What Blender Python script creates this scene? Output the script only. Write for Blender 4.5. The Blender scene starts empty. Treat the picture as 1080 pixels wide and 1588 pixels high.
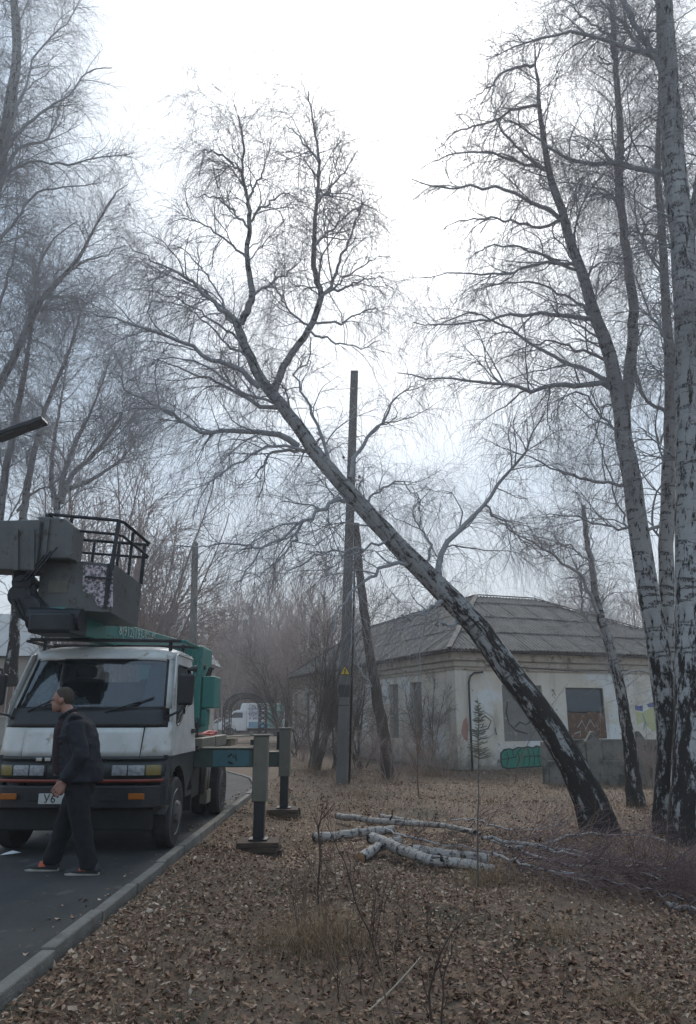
import bpy, bmesh, math, random
import numpy as np
from mathutils import Vector, Matrix
from mathutils.geometry import tessellate_polygon
R = math.radians
S = bpy.context.scene
COL = S.collection
rnd = random.Random(7)
# ---------------------------------------------------------------- camera, sky, sun, exposure
PITCH = R(15.4); FPX = 1147.0; CZ = 1.5
cam = bpy.data.cameras.new('camera'); cam_o = bpy.data.objects.new('camera', cam); COL.objects.link(cam_o)
cam_o.location = (0, 0, CZ); cam_o.rotation_euler = (R(90) + PITCH, 0, 0)
cam.sensor_fit = 'VERTICAL'; cam.sensor_height = 36; cam.sensor_width = 36; cam.lens = 36 * FPX / 1588
cam.clip_end = 2000; cam.clip_start = 0.05
S.camera = cam_o
SUN_EL, SUN_AZ = R(44), R(5)                      # azimuth measured from +Y towards +X
w = bpy.data.worlds.new('World'); S.world = w; w.use_nodes = True
nt = w.node_tree; nt.nodes.clear()
N = nt.nodes.new; L = nt.links.new
out = N('ShaderNodeOutputWorld'); mix = N('ShaderNodeMixShader'); mix.inputs[0].default_value = 0.80
sky = N('ShaderNodeTexSky'); sky.sky_type = 'NISHITA'; sky.sun_disc = False
sky.sun_elevation = SUN_EL; sky.sun_rotation = SUN_AZ; sky.dust_density = 4; sky.air_density = 1.0
b1 = N('ShaderNodeBackground'); b1.inputs[1].default_value = 0.05; L(sky.outputs[0], b1.inputs[0])
tc = N('ShaderNodeTexCoord'); sep = N('ShaderNodeSeparateXYZ'); L(tc.outputs['Generated'], sep.inputs[0])
ramp = N('ShaderNodeValToRGB'); L(sep.outputs[2], ramp.inputs[0])       # overcast: grey-blue low, paler higher
cr = ramp.color_ramp
cr.elements[0].position = 0.0; cr.elements[0].color = (.375, .40, .42, 1)
cr.elements[1].position = 1.0; cr.elements[1].color = (.34, .45, .58, 1)
e = cr.elements.new(.22); e.color = (.355, .43, .505, 1)
e = cr.elements.new(.50); e.color = (.33, .46, .61, 1)
dot = N('ShaderNodeVectorMath'); dot.operation = 'DOT_PRODUCT'; L(tc.outputs['Generated'], dot.inputs[0])
dot.inputs[1].default_value = (math.sin(SUN_AZ) * math.cos(SUN_EL), math.cos(SUN_AZ) * math.cos(SUN_EL), math.sin(SUN_EL))
glow = N('ShaderNodeValToRGB'); L(dot.outputs['Value'], glow.inputs[0])  # thin cloud glowing round the hidden sun
g = glow.color_ramp; g.interpolation = 'EASE'
g.elements[0].position = .88; g.elements[0].color = (0, 0, 0, 1)
g.elements[1].position = 1.0; g.elements[1].color = (1, .97, .92, 1)
e = g.elements.new(.955); e.color = (.34, .29, .22, 1)
nz = N('ShaderNodeTexNoise'); nz.inputs['Scale'].default_value = 2.2; nz.inputs['Detail'].default_value = 3; L(tc.outputs['Generated'], nz.inputs[0])
mr = N('ShaderNodeMapRange'); L(nz.outputs[0], mr.inputs[0]); mr.inputs[3].default_value = .88; mr.inputs[4].default_value = 1.12
add = N('ShaderNodeMix'); add.data_type = 'RGBA'; add.blend_type = 'ADD'; add.inputs[0].default_value = 1
L(ramp.outputs[0], add.inputs[6]); L(glow.outputs[0], add.inputs[7])
mul = N('ShaderNodeVectorMath'); mul.operation = 'SCALE'; L(add.outputs[2], mul.inputs[0]); L(mr.outputs[0], mul.inputs['Scale'])
b2 = N('ShaderNodeBackground'); b2.inputs[1].default_value = 1.0; L(mul.outputs[0], b2.inputs[0])
L(b1.outputs[0], mix.inputs[1]); L(b2.outputs[0], mix.inputs[2]); L(mix.outputs[0], out.inputs[0])
sl = bpy.data.lights.new('sun', 'SUN'); sl.energy = 1.3; sl.angle = R(25); sl.color = (1, .96, .9)
so = bpy.data.objects.new('sun', sl); COL.objects.link(so)
so.rotation_euler = (-(R(90) - SUN_EL), 0, -SUN_AZ)
S.view_settings.view_transform = 'Standard'; S.view_settings.look = 'None'
S.view_settings.exposure = 0.86; S.view_settings.gamma = 1; S.view_settings.use_curve_mapping = False
S.render.engine = 'CYCLES'
S.cycles.max_bounces = 5; S.cycles.diffuse_bounces = 3; S.cycles.glossy_bounces = 3; S.cycles.transparent_max_bounces = 12
S.cycles.use_denoising = True
S.cycles.volume_bounces = 0; S.cycles.volume_step_rate = 8; S.cycles.volume_max_steps = 32
GLARE_HAZE = .0022

# ---------------------------------------------------------------- layout helpers
CP, SP = math.cos(PITCH), math.sin(PITCH)
def ray(px, py):
    a = (px - 540) / FPX; b = (794 - py) / FPX
    return Vector((a, -SP * b + CP, CP * b + SP))
def P(px, py, Y):
    d = ray(px, py); k = Y / d.y
    return Vector((d.x * k, Y, CZ + d.z * k))
def G(px, py, z=-.2):
    d = ray(px, py); k = (z - CZ) / d.z
    return Vector((d.x * k, d.y * k, z))

# ---------------------------------------------------------------- object helpers
def tag(o, label=None, cat=None, group=None, kind=None):
    if label: o['label'] = label
    if cat: o['category'] = cat
    if group: o['group'] = group
    if kind: o['kind'] = kind
    return o
def empty(name, loc, label=None, cat=None, group=None, kind=None, rz=0):
    o = bpy.data.objects.new(name, None); COL.objects.link(o); o.location = loc; o.rotation_euler = (0, 0, rz)
    o.empty_display_size = .1
    return tag(o, label, cat, group, kind)
def link(name, me, parent=None, mat=None):
    o = bpy.data.objects.new(name, me); COL.objects.link(o)
    if parent: o.parent = parent
    if mat is not None and len(me.materials) == 0: me.materials.append(mat)
    return o
def copy_tree(o, parent=None):
    c = o.copy(); COL.objects.link(c)
    if parent: c.parent = parent
    for ch in list(o.children): copy_tree(ch, c)
    return c
def np_mesh(name, V, F, mat=None, smooth=False, attr=None, uv=None):
    """V (n,3) float, F (m,k) int faces of one size, attr per-vertex float, uv per-vertex (n,2)"""
    me = bpy.data.meshes.new(name)
    V = np.ascontiguousarray(V, dtype=np.float32); F = np.ascontiguousarray(F, dtype=np.int32)
    n, k = F.shape
    me.vertices.add(len(V)); me.vertices.foreach_set('co', V.ravel())
    me.loops.add(n * k); me.loops.foreach_set('vertex_index', F.ravel())
    me.polygons.add(n); me.polygons.foreach_set('loop_start', np.arange(0, n * k, k, dtype=np.int32))
    if smooth: me.polygons.foreach_set('use_smooth', np.ones(n, dtype=bool))
    me.update(calc_edges=True)
    if attr is not None:
        a = me.attributes.new('var', 'FLOAT', 'POINT'); a.data.foreach_set('value', np.ascontiguousarray(attr, dtype=np.float32))
    if uv is not None:
        l = me.uv_layers.new(name='UVMap'); l.data.foreach_set('uv', np.ascontiguousarray(uv[F.ravel()], dtype=np.float32).ravel())
    if mat: me.materials.append(mat)
    return me
class MB:
    def __init__(s): s.v = []; s.f = []
    def add(s, vs, fs, M=None):
        o = len(s.v)
        s.v += [tuple(M @ Vector(v)) if M else tuple(v) for v in vs]
        s.f += [tuple(i + o for i in f) for f in fs]
        return s
    def box(s, x0, x1, y0, y1, z0, z1, M=None):
        vs = [(x, y, z) for z in (z0, z1) for y in (y0, y1) for x in (x0, x1)]
        return s.add(vs, [(0, 2, 3, 1), (4, 5, 7, 6), (0, 1, 5, 4), (2, 6, 7, 3), (0, 4, 6, 2), (1, 3, 7, 5)], M)
    def hexa(s, pts, M=None):        # 8 points in box order
        return s.add(pts, [(0, 2, 3, 1), (4, 5, 7, 6), (0, 1, 5, 4), (2, 6, 7, 3), (0, 4, 6, 2), (1, 3, 7, 5)], M)
    def bar(s, a, b, wx, wy, up=(0, 0, 1)):   # rectangular bar from a to b
        a, b = Vector(a), Vector(b); t = (b - a).normalized(); up = Vector(up)
        if abs(t.dot(up)) > .95: up = Vector((0, 1, 0))
        x = t.cross(up).normalized(); y = x.cross(t)
        vs = []
        for p in (a, b):
            for sy in (-1, 1):
                for sx in (-1, 1): vs.append(p + x * sx * wx / 2 + y * sy * wy / 2)
        return s.add(vs, [(0, 2, 3, 1), (4, 5, 7, 6), (0, 1, 5, 4), (2, 6, 7, 3), (0, 4, 6, 2), (1, 3, 7, 5)])
    def tube(s, pts, r, n=8, cap=True):
        pts = [Vector(p) for p in pts]; m = len(pts)
        rs = r if isinstance(r, (list, tuple)) else [r] * m
        o = len(s.v); pr = None
        for i, p in enumerate(pts):
            t = (pts[min(i + 1, m - 1)] - pts[max(i - 1, 0)]).normalized()
            if pr is None:
                pr = t.cross(Vector((0, 0, 1)) if abs(t.z) < .9 else Vector((1, 0, 0))).normalized()
            else: pr = (pr - t * pr.dot(t)).normalized()
            q = t.cross(pr)
            for k in range(n):
                a = 2 * math.pi * k / n
                s.v.append(tuple(p + (pr * math.cos(a) + q * math.sin(a)) * rs[i]))
        for i in range(m - 1):
            for k in range(n):
                s.f.append((o + i * n + k, o + i * n + (k + 1) % n, o + (i + 1) * n + (k + 1) % n, o + (i + 1) * n + k))
        if cap:
            s.f.append(tuple(o + k for k in range(n))[::-1]); s.f.append(tuple(o + (m - 1) * n + k for k in range(n)))
        return s
    def loft(s, rings, cap=True):      # rings: list of equal-length point lists
        o = len(s.v); n = len(rings[0])
        for r in rings: s.v += [tuple(p) for p in r]
        for i in range(len(rings) - 1):
            for k in range(n):
                s.f.append((o + i * n + k, o + i * n + (k + 1) % n, o + (i + 1) * n + (k + 1) % n, o + (i + 1) * n + k))
        if cap:
            s.f.append(tuple(o + k for k in range(n))[::-1]); s.f.append(tuple(o + (len(rings) - 1) * n + k for k in range(n)))
        return s
    def prism(s, poly, axis, a, b):    # poly 2D points extruded along axis between a and b
        def mk(p, t):
            return {'x': (t, p[0], p[1]), 'y': (p[0], t, p[1]), 'z': (p[0], p[1], t)}[axis]
        n = len(poly); o = len(s.v)
        s.v += [mk(p, a) for p in poly] + [mk(p, b) for p in poly]
        s.f.append(tuple(o + i for i in range(n))[::-1]); s.f.append(tuple(o + n + i for i in range(n)))
        for i in range(n): s.f.append((o + i, o + (i + 1) % n, o + n + (i + 1) % n, o + n + i))
        return s
    def lathe(s, prof, n=24, axis='x', c=(0, 0, 0)):   # prof: list of (t along axis, radius)
        o = len(s.v); c = Vector(c)
        for t, r in prof:
            for k in range(n):
                a = 2 * math.pi * k / n; u, v = r * math.cos(a), r * math.sin(a)
                p = {'x': (t, u, v), 'y': (u, t, v), 'z': (u, v, t)}[axis]
                s.v.append(tuple(c + Vector(p)))
        m = len(prof)
        for i in range(m - 1):
            for k in range(n):
                s.f.append((o + i * n + k, o + i * n + (k + 1) % n, o + (i + 1) * n + (k + 1) % n, o + (i + 1) * n + k))
        s.f.append(tuple(o + k for k in range(n))[::-1]); s.f.append(tuple(o + (m - 1) * n + k for k in range(n)))
        return s
    def mesh(s, name, mat=None, smooth=False):
        me = bpy.data.meshes.new(name); me.from_pydata(s.v, [], s.f)
        bm = bmesh.new(); bm.from_mesh(me); bmesh.ops.recalc_face_normals(bm, faces=bm.faces); bm.to_mesh(me); bm.free()
        if smooth: me.polygons.foreach_set('use_smooth', [True] * len(me.polygons))
        me.update()
        if mat: me.materials.append(mat)
        return me
    def build(s, name, mat, parent=None, bevel=0, smooth=False, sub=0, solid=0, seg=2):
        o = link(name, s.mesh(name, mat, smooth), parent)
        if solid:
            m = o.modifiers.new('solid', 'SOLIDIFY'); m.thickness = solid; m.offset = 0
        if bevel:
            m = o.modifiers.new('bevel', 'BEVEL'); m.width = bevel; m.segments = seg; m.limit_method = 'ANGLE'; m.angle_limit = R(35)
            m.harden_normals = False
        if sub:
            m = o.modifiers.new('sub', 'SUBSURF'); m.levels = sub; m.render_levels = sub
        return o
def panel2d(mb, outer, holes, fn):
    """tessellate a 2D outline with holes, map each point with fn"""
    polys = [[Vector((p[0], p[1], 0)) for p in outer]] + [[Vector((p[0], p[1], 0)) for p in h] for h in holes]
    flat = [p for pl in polys for p in pl]
    tris = tessellate_polygon(polys)
    return mb.add([fn(p.x, p.y) for p in flat], [tuple(t) for t in tris])
def grid_np(nu, nv):
    i, j = np.meshgrid(np.arange(nu - 1), np.arange(nv - 1), indexing='ij')
    a = (i * nv + j).ravel(); return np.stack([a, a + nv, a + nv + 1, a + 1], 1)

# ---------------------------------------------------------------- materials
def new_mat(name):
    m = bpy.data.materials.new(name); m.use_nodes = True
    t = m.node_tree; b = t.nodes['Principled BSDF']
    return m, t, b
def mat(name, c1, c2=None, rough=.7, scale=6, detail=5, bump=0, bscale=None, metal=0, spec=.5, stretch=(1, 1, 1), lo=.35, hi=.65,
        c3=None, s3=2, t3=.62, coat=0, coord='Object'):
    m, t, b = new_mat(name); n = t.nodes.new; l = t.links.new
    b.inputs['Roughness'].default_value = rough; b.inputs['Metallic'].default_value = metal
    b.inputs['Specular IOR Level'].default_value = spec; b.inputs['Coat Weight'].default_value = coat
    c2 = c2 or tuple(x * .75 for x in c1)
    tc = n('ShaderNodeTexCoord'); mp = n('ShaderNodeMapping'); mp.inputs['Scale'].default_value = stretch
    l(tc.outputs[coord], mp.inputs[0])
    nz = n('ShaderNodeTexNoise'); nz.inputs['Scale'].default_value = scale; nz.inputs['Detail'].default_value = detail
    nz.inputs['Roughness'].default_value = .62; l(mp.outputs[0], nz.inputs[0])
    rp = n('ShaderNodeValToRGB'); l(nz.outputs[0], rp.inputs[0])
    rp.color_ramp.elements[0].position = lo; rp.color_ramp.elements[1].position = hi
    rp.color_ramp.elements[0].color = (*c1, 1); rp.color_ramp.elements[1].color = (*c2, 1)
    last = rp.outputs[0]
    if c3:
        n2 = n('ShaderNodeTexNoise'); n2.inputs['Scale'].default_value = s3; n2.inputs['Detail'].default_value = 8; n2.inputs['Roughness'].default_value = .7
        l(mp.outputs[0], n2.inputs[0])
        r2 = n('ShaderNodeMapRange'); r2.inputs[1].default_value = t3 - .05; r2.inputs[2].default_value = t3 + .05; l(n2.outputs[0], r2.inputs[0])
        mx = n('ShaderNodeMix'); mx.data_type = 'RGBA'; l(r2.outputs[0], mx.inputs[0]); l(last, mx.inputs[6]); mx.inputs[7].default_value = (*c3, 1)
        last = mx.outputs[2]
    l(last, b.inputs['Base Color'])
    if bump:
        bz = n('ShaderNodeTexNoise'); bz.inputs['Scale'].default_value = bscale or scale * 4; bz.inputs['Detail'].default_value = 6; l(mp.outputs[0], bz.inputs[0])
        bp = n('ShaderNodeBump'); bp.inputs['Strength'].default_value = bump; bp.inputs['Distance'].default_value = .02
        l(bz.outputs[0], bp.inputs['Height']); l(bp.outputs[0], b.inputs['Normal'])
    return m
def attr_mat(name, stops, rough=.8, spec=.3, trans=0):
    """colour from the per-piece attribute 'var'"""
    m, t, b = new_mat(name); n = t.nodes.new; l = t.links.new
    a = n('ShaderNodeAttribute'); a.attribute_name = 'var'
    rp = n('ShaderNodeValToRGB'); l(a.outputs['Fac'], rp.inputs[0]); c = rp.color_ramp
    c.elements[0].position = stops[0][0]; c.elements[0].color = (*stops[0][1], 1)
    c.elements[1].position = stops[-1][0]; c.elements[1].color = (*stops[-1][1], 1)
    for p, q in stops[1:-1]: c.elements.new(p).color = (*q, 1)
    l(rp.outputs[0], b.inputs['Base Color']); b.inputs['Roughness'].default_value = rough; b.inputs['Specular IOR Level'].default_value = spec
    return m
def birch_mat(name, lo_dark=1.0, white=(.50, .50, .50), thin=False):
    """birch bark: UV.x round the stem, UV.y metres along it; black fissured foot, pale papery above with dark lenticels and diamonds"""
    m, t, b = new_mat(name); n = t.nodes.new; l = t.links.new
    uv = n('ShaderNodeTexCoord'); sep = n('ShaderNodeSeparateXYZ'); l(uv.outputs['UV'], sep.inputs[0])
    def noise(sx, sy, sc, det=5, rg=.6):
        mp = n('ShaderNodeMapping'); mp.inputs['Scale'].default_value = (sx, sy, 1); l(uv.outputs['UV'], mp.inputs[0])
        z = n('ShaderNodeTexNoise'); z.inputs['Scale'].default_value = sc; z.inputs['Detail'].default_value = det; z.inputs['Roughness'].default_value = rg
        l(mp.outputs[0], z.inputs[0]); return z.outputs[0]
    def rng(x, a, b_, c=0, d=1):
        r = n('ShaderNodeMapRange'); l(x, r.inputs[0]); r.inputs[1].default_value = a; r.inputs[2].default_value = b_; r.inputs[3].default_value = c; r.inputs[4].default_value = d
        return r.outputs[0]
    def mth(op, x, y):
        q = n('ShaderNodeMath'); q.operation = op
        for i, v in enumerate((x, y)):
            if isinstance(v, (int, float)): q.inputs[i].default_value = v
            else: l(v, q.inputs[i])
        return q.outputs[0]
    big = noise(2.1, 1.5, 1.3, 9, .74)           # ragged dark patches
    lent = noise(.9, 11, 1.0, 3, .6)             # thin cross bands
    fine = noise(6, 9, 2.0, 5)
    foot = rng(sep.outputs[1], 0, 4.2 * lo_dark, .135, -.02)     # more black towards the foot
    patch = rng(mth('ADD', mth('ADD', big, foot), mth('MULTIPLY', fine, .12)), .575, .62)
    bands = mth('MULTIPLY', rng(lent, .545, .60), rng(fine, .40, .52))
    dark = mth('MAXIMUM', patch, mth('MULTIPLY', bands, .85))
    w2 = n('ShaderNodeMix'); w2.data_type = 'RGBA'; l(noise(1.2, 2.5, 1.5, 5), w2.inputs[0])
    w2.inputs[6].default_value = (*white, 1); w2.inputs[7].default_value = (white[0] * .55, white[1] * .53, white[2] * .50, 1)
    mx = n('ShaderNodeMix'); mx.data_type = 'RGBA'; l(dark, mx.inputs[0]); l(w2.outputs[2], mx.inputs[6]); mx.inputs[7].default_value = (.028, .023, .020, 1)
    l(mx.outputs[2], b.inputs['Base Color']); b.inputs['Roughness'].default_value = .8; b.inputs['Specular IOR Level'].default_value = .25
    bp = n('ShaderNodeBump'); bp.inputs['Strength'].default_value = .7; bp.inputs['Distance'].default_value = .03
    l(mth('SUBTRACT', fine, mth('MULTIPLY', dark, .8)), bp.inputs['Height']); l(bp.outputs[0], b.inputs['Normal'])
    return m
M = {}
M['birch'] = birch_mat('birch_bark')
M['birch_dark'] = birch_mat('birch_bark_dark_foot', 1.5, (.44, .44, .44))
M['birch_log'] = birch_mat('birch_log_bark', .02, (.50, .46, .43))
M['branch'] = mat('branch_bark', (.31, .315, .33), (.44, .445, .46), rough=.85, scale=9, bump=.3)
M['twig'] = mat('twig_bark', (.29, .27, .275), (.38, .355, .36), rough=.9, scale=3)
M['twig_red'] = mat('twig_bark_red', (.25, .18, .155), (.34, .26, .225), rough=.9, scale=3)
M['brown_bark'] = mat('dark_brown_bark', (.050, .036, .028), (.085, .065, .050), rough=.9, scale=6, bump=.6, stretch=(1, 1, .3))
M['weed'] = mat('weed_stalk', (.12, .070, .045), (.20, .13, .085), rough=.9, scale=5)
M['weed_dark'] = mat('weed_stalk_dark', (.045, .026, .018), (.08, .05, .034), rough=.9, scale=5)
M['shrub'] = mat('shrub_bark', (.095, .078, .065), (.16, .135, .115), rough=.9, scale=4)
M['cutwood'] = mat('cut_wood', (.42, .24, .13), (.30, .16, .08), rough=.8, scale=30)
M['litter_ground'] = mat('soil', (.085, .054, .034), (.145, .098, .064), rough=.95, scale=7, bump=.8, bscale=40, c3=(.040, .040, .022), s3=.8, t3=.6)
M['leaf'] = attr_mat('dry_leaf', [(0, (.045, .022, .012)), (.25, (.15, .078, .046)), (.5, (.25, .145, .090)), (.75, (.34, .235, .160)), (1, (.52, .42, .33))], rough=.75)
M['straw'] = attr_mat('dry_straw', [(0, (.09, .055, .03)), (.5, (.22, .145, .08)), (1, (.38, .28, .165))], rough=.85)
M['asphalt'] = mat('asphalt', (.024, .024, .024), (.052, .050, .047), rough=.86, scale=1.6, detail=10, bump=.8, bscale=130, c3=(.10, .088, .072), s3=5, t3=.63, stretch=(1, .55, 1))
M['kerb'] = mat('kerb_concrete', (.125, .115, .10), (.18, .168, .148), rough=.9, scale=5, bump=.5, bscale=60, c3=(.085, .08, .07), s3=3, t3=.6)
M['concrete'] = mat('concrete', (.115, .112, .105), (.165, .16, .15), rough=.9, scale=3, bump=.5, bscale=30, c3=(.10, .098, .09), s3=1.5, t3=.62, stretch=(1, 1, .4))
M['fence'] = mat('fence_concrete', (.15, .138, .118), (.22, .205, .18), rough=.92, scale=3, bump=.6, bscale=25, c3=(.06, .062, .05), s3=2, t3=.55)
M['white_paint'] = mat('cab_white_paint', (.62, .62, .60), (.48, .47, .44), rough=.38, scale=2.6, detail=9, coat=.25, c3=(.30, .25, .18), s3=6, t3=.64)
M['black_plastic'] = mat('black_plastic', (.010, .010, .011), (.018, .018, .019), rough=.45, scale=4)
M['grey_plastic'] = mat('dark_grey_plastic', (.028, .032, .032), (.042, .045, .045), rough=.5, scale=4)
M['dark_metal'] = mat('dark_chassis_metal', (.008, .0075, .007), (.015, .0135, .012), rough=.75, scale=8, bump=.3)
M['rubber'] = mat('rubber', (.018, .018, .018), (.035, .033, .03), rough=.85, scale=12)
M['rim'] = mat('wheel_rim', (.16, .155, .145), (.10, .095, .085), rough=.6, metal=.3, scale=8, c3=(.08, .055, .035), s3=6, t3=.58)
M['green'] = mat('green_paint', (.025, .155, .135), (.03, .19, .165), rough=.45, scale=2, c3=(.04, .07, .05), s3=6, t3=.7)
M['grey_metal'] = mat('basket_grey_metal', (.085, .086, .084), (.125, .127, .122), rough=.55, scale=3.5, c3=(.055, .042, .030), s3=7, t3=.60, bump=.15, metal=.2)
M['black_metal'] = mat('black_metal', (.02, .021, .024), (.035, .036, .04), rough=.5, scale=4, metal=.4)
M['post_grey'] = mat('outrigger_grey', (.155, .145, .115), (.12, .112, .09), rough=.6, scale=5, c3=(.09, .075, .055), s3=7, t3=.64)
M['teal'] = mat('outrigger_teal', (.045, .12, .14), (.06, .15, .17), rough=.6, scale=5, c3=(.03, .05, .05), s3=5, t3=.6)
M['teal_dark'] = mat('outrigger_dark_green', (.035, .055, .045), (.05, .075, .06), rough=.6, scale=5)
M['chrome'] = mat('worn_chrome', (.55, .55, .55), (.4, .4, .4), rough=.25, metal=1, scale=5)
M['lens'] = mat('headlamp_glass', (.35, .36, .38), (.18, .19, .2), rough=.08, scale=22, coat=1, bump=.6, bscale=40)
M['amber'] = mat('amber_lens', (.36, .11, .012), (.28, .08, .01), rough=.25, scale=10)
M['yellow_lens'] = mat('yellow_lens', (.26, .20, .07), (.18, .14, .05), rough=.2, scale=10)
M['red'] = mat('red_paint', (.22, .035, .02), (.16, .03, .018), rough=.4, scale=6)
M['red_plastic'] = mat('red_plastic', (.42, .03, .02), (.32, .025, .02), rough=.5, scale=6)
M['plate'] = mat('plate_white', (.50, .50, .48), (.42, .41, .38), rough=.5, scale=10)
M['black'] = mat('black_print', (.012, .012, .012), (.015, .015, .015), rough=.7)
M['text_white'] = mat('white_lettering', (.50, .56, .53), (.32, .42, .38), rough=.6, scale=25)
M['wood'] = mat('old_wood', (.10, .065, .045), (.055, .038, .028), rough=.9, scale=5, stretch=(1, 8, 8), bump=.7, bscale=18)
M['plank'] = mat('pale_plank', (.34, .30, .24), (.25, .21, .16), rough=.85, scale=5, stretch=(1, 8, 8))
M['yellow'] = mat('sign_yellow', (.70, .50, .03), (.6, .42, .03), rough=.5)
M['interior'] = mat('cab_interior', (.018, .018, .02), (.03, .03, .033), rough=.8)
def glass_mat(name, tint, refl=.05, rough=.04, dirt=.12, dirt_col=(.25, .27, .28)):
    m, t, b = new_mat(name); n = t.nodes.new; l = t.links.new
    o = t.nodes['Material Output']; t.nodes.remove(b)
    tr = n('ShaderNodeBsdfTransparent'); tr.inputs[0].default_value = (*tint, 1)
    gl = n('ShaderNodeBsdfGlossy'); gl.inputs['Roughness'].default_value = rough; gl.inputs[0].default_value = (.9, .95, 1, 1)
    df = n('ShaderNodeBsdfDiffuse'); df.inputs[0].default_value = (*dirt_col, 1)
    fr = n('ShaderNodeFresnel'); fr.inputs[0].default_value = 1.5
    a = n('ShaderNodeMath'); a.operation = 'ADD'; l(fr.outputs[0], a.inputs[0]); a.inputs[1].default_value = refl
    m1 = n('ShaderNodeMixShader'); l(a.outputs[0], m1.inputs[0]); l(tr.outputs[0], m1.inputs[1]); l(gl.outputs[0], m1.inputs[2])
    tc = n('ShaderNodeTexCoord'); z = n('ShaderNodeTexNoise'); z.inputs['Scale'].default_value = 2.3; z.inputs['Detail'].default_value = 8; l(tc.outputs['Object'], z.inputs[0])
    r = n('ShaderNodeMapRange'); l(z.outputs[0], r.inputs[0]); r.inputs[1].default_value = .4; r.inputs[2].default_value = .75; r.inputs[4].default_value = dirt
    m2 = n('ShaderNodeMixShader'); l(r.outputs[0], m2.inputs[0]); l(m1.outputs[0], m2.inputs[1]); l(df.outputs[0], m2.inputs[2]); l(m2.outputs[0], o.inputs[0])
    return m
M['glass'] = glass_mat('windscreen_glass', (.42, .47, .49))
M['side_glass'] = glass_mat('side_glass', (.22, .24, .25), .06, .05, .3)
# walls
def wall_mat(name):
    m, t, b = new_mat(name); n = t.nodes.new; l = t.links.new
    tc = n('ShaderNodeTexCoord')
    def nz(sc, det=6, st=(1, 1, 1), rg=.6):
        mp = n('ShaderNodeMapping'); mp.inputs['Scale'].default_value = st; l(tc.outputs['Object'], mp.inputs[0])
        z = n('ShaderNodeTexNoise'); z.inputs['Scale'].default_value = sc; z.inputs['Detail'].default_value = det; z.inputs['Roughness'].default_value = rg; l(mp.outputs[0], z.inputs[0]); return z.outputs[0]
    def mr(x, a, c, lo=0, hi=1):
        r = n('ShaderNodeMapRange'); l(x, r.inputs[0]); r.inputs[1].default_value = a; r.inputs[2].default_value = c; r.inputs[3].default_value = lo; r.inputs[4].default_value = hi; return r.outputs[0]
    def mix(f, a, c):
        x = n('ShaderNodeMix'); x.data_type = 'RGBA'; l(f, x.inputs[0])
        for i, v in ((6, a), (7, c)):
            if isinstance(v, tuple): x.inputs[i].default_value = (*v, 1)
            else: l(v, x.inputs[i])
        return x.outputs[2]
    base = mix(mr(nz(1.1), .35, .65), (.60, .535, .435), (.68, .63, .55))
    whitewash = mix(mr(nz(.55, 7), .50, .57), base, (.68, .69, .67))
    streak = mix(mr(nz(1.5, 6, (1.5, 1.5, .25)), .55, .75, 0, .65), whitewash, (.27, .235, .19))
    peel = mix(mr(nz(2.2, 9, (1, 1, 1), .72), .60, .63), streak, (.26, .22, .175))
    # damp, dirty foot of the wall
    sp = n('ShaderNodeSeparateXYZ'); l(tc.outputs['Object'], sp.inputs[0])
    ad = n('ShaderNodeMath'); ad.operation = 'ADD'; l(sp.outputs[2], ad.inputs[0]); l(mr(nz(2.5), .3, .7, -.35, .35), ad.inputs[1])
    foot = mix(mr(ad.outputs[0], .1, .75, .8, 0), peel, (.17, .15, .12))
    l(foot, b.inputs['Base Color']); b.inputs['Roughness'].default_value = .93; b.inputs['Specular IOR Level'].default_value = .2
    bp = n('ShaderNodeBump'); bp.inputs['Strength'].default_value = .6; bp.inputs['Distance'].default_value = .02; l(nz(9, 8), bp.inputs['Height']); l(bp.outputs[0], b.inputs['Normal'])
    return m
M['wall'] = wall_mat('old_plaster')
M['cornice'] = mat('cornice_plaster', (.40, .34, .26), (.48, .43, .35), rough=.9, scale=3, bump=.5, c3=(.16, .14, .11), s3=4, t3=.58)
M['plaster_grey'] = mat('grey_infill', (.22, .21, .195), (.15, .145, .13), rough=.95, scale=3, bump=.8, bscale=12, c3=(.33, .30, .26), s3=3, t3=.6)
M['slate'] = mat('weathered_slate', (.105, .092, .078), (.155, .138, .12), rough=.9, scale=3, c3=(.075, .07, .06), s3=2.2, t3=.57, bump=.3)
M['rust'] = mat('rusty_sheet', (.16, .075, .042), (.09, .05, .035), rough=.85, scale=6, c3=(.30, .25, .21), s3=4.5, t3=.60)
M['dark_glass'] = mat('dark_window', (.035, .055, .075), (.05, .075, .095), rough=.2, scale=2)
M['paint_green'] = mat('graffiti_green', (.02, .17, .11), (.03, .24, .165), rough=.8, scale=9, c3=(.20, .25, .20), s3=12, t3=.64)
M['paint_black'] = mat('graffiti_black', (.02, .025, .025), (.03, .03, .03), rough=.8, scale=5)
M['paint_blue'] = mat('graffiti_blue', (.07, .10, .26), (.12, .15, .30), rough=.8, scale=5)
M['paint_yellow'] = mat('graffiti_yellow', (.50, .49, .22), (.5, .5, .3), rough=.8, scale=5)
M['paint_grey'] = mat('graffiti_faded_grey', (.30, .32, .30), (.38, .39, .36), rough=.9, scale=9)
M['paint_teal'] = mat('graffiti_teal', (.16, .30, .30), (.25, .36, .36), rough=.8, scale=5)
M['paint_red'] = mat('graffiti_red', (.42, .19, .15), (.45, .27, .21), rough=.8, scale=9)
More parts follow.
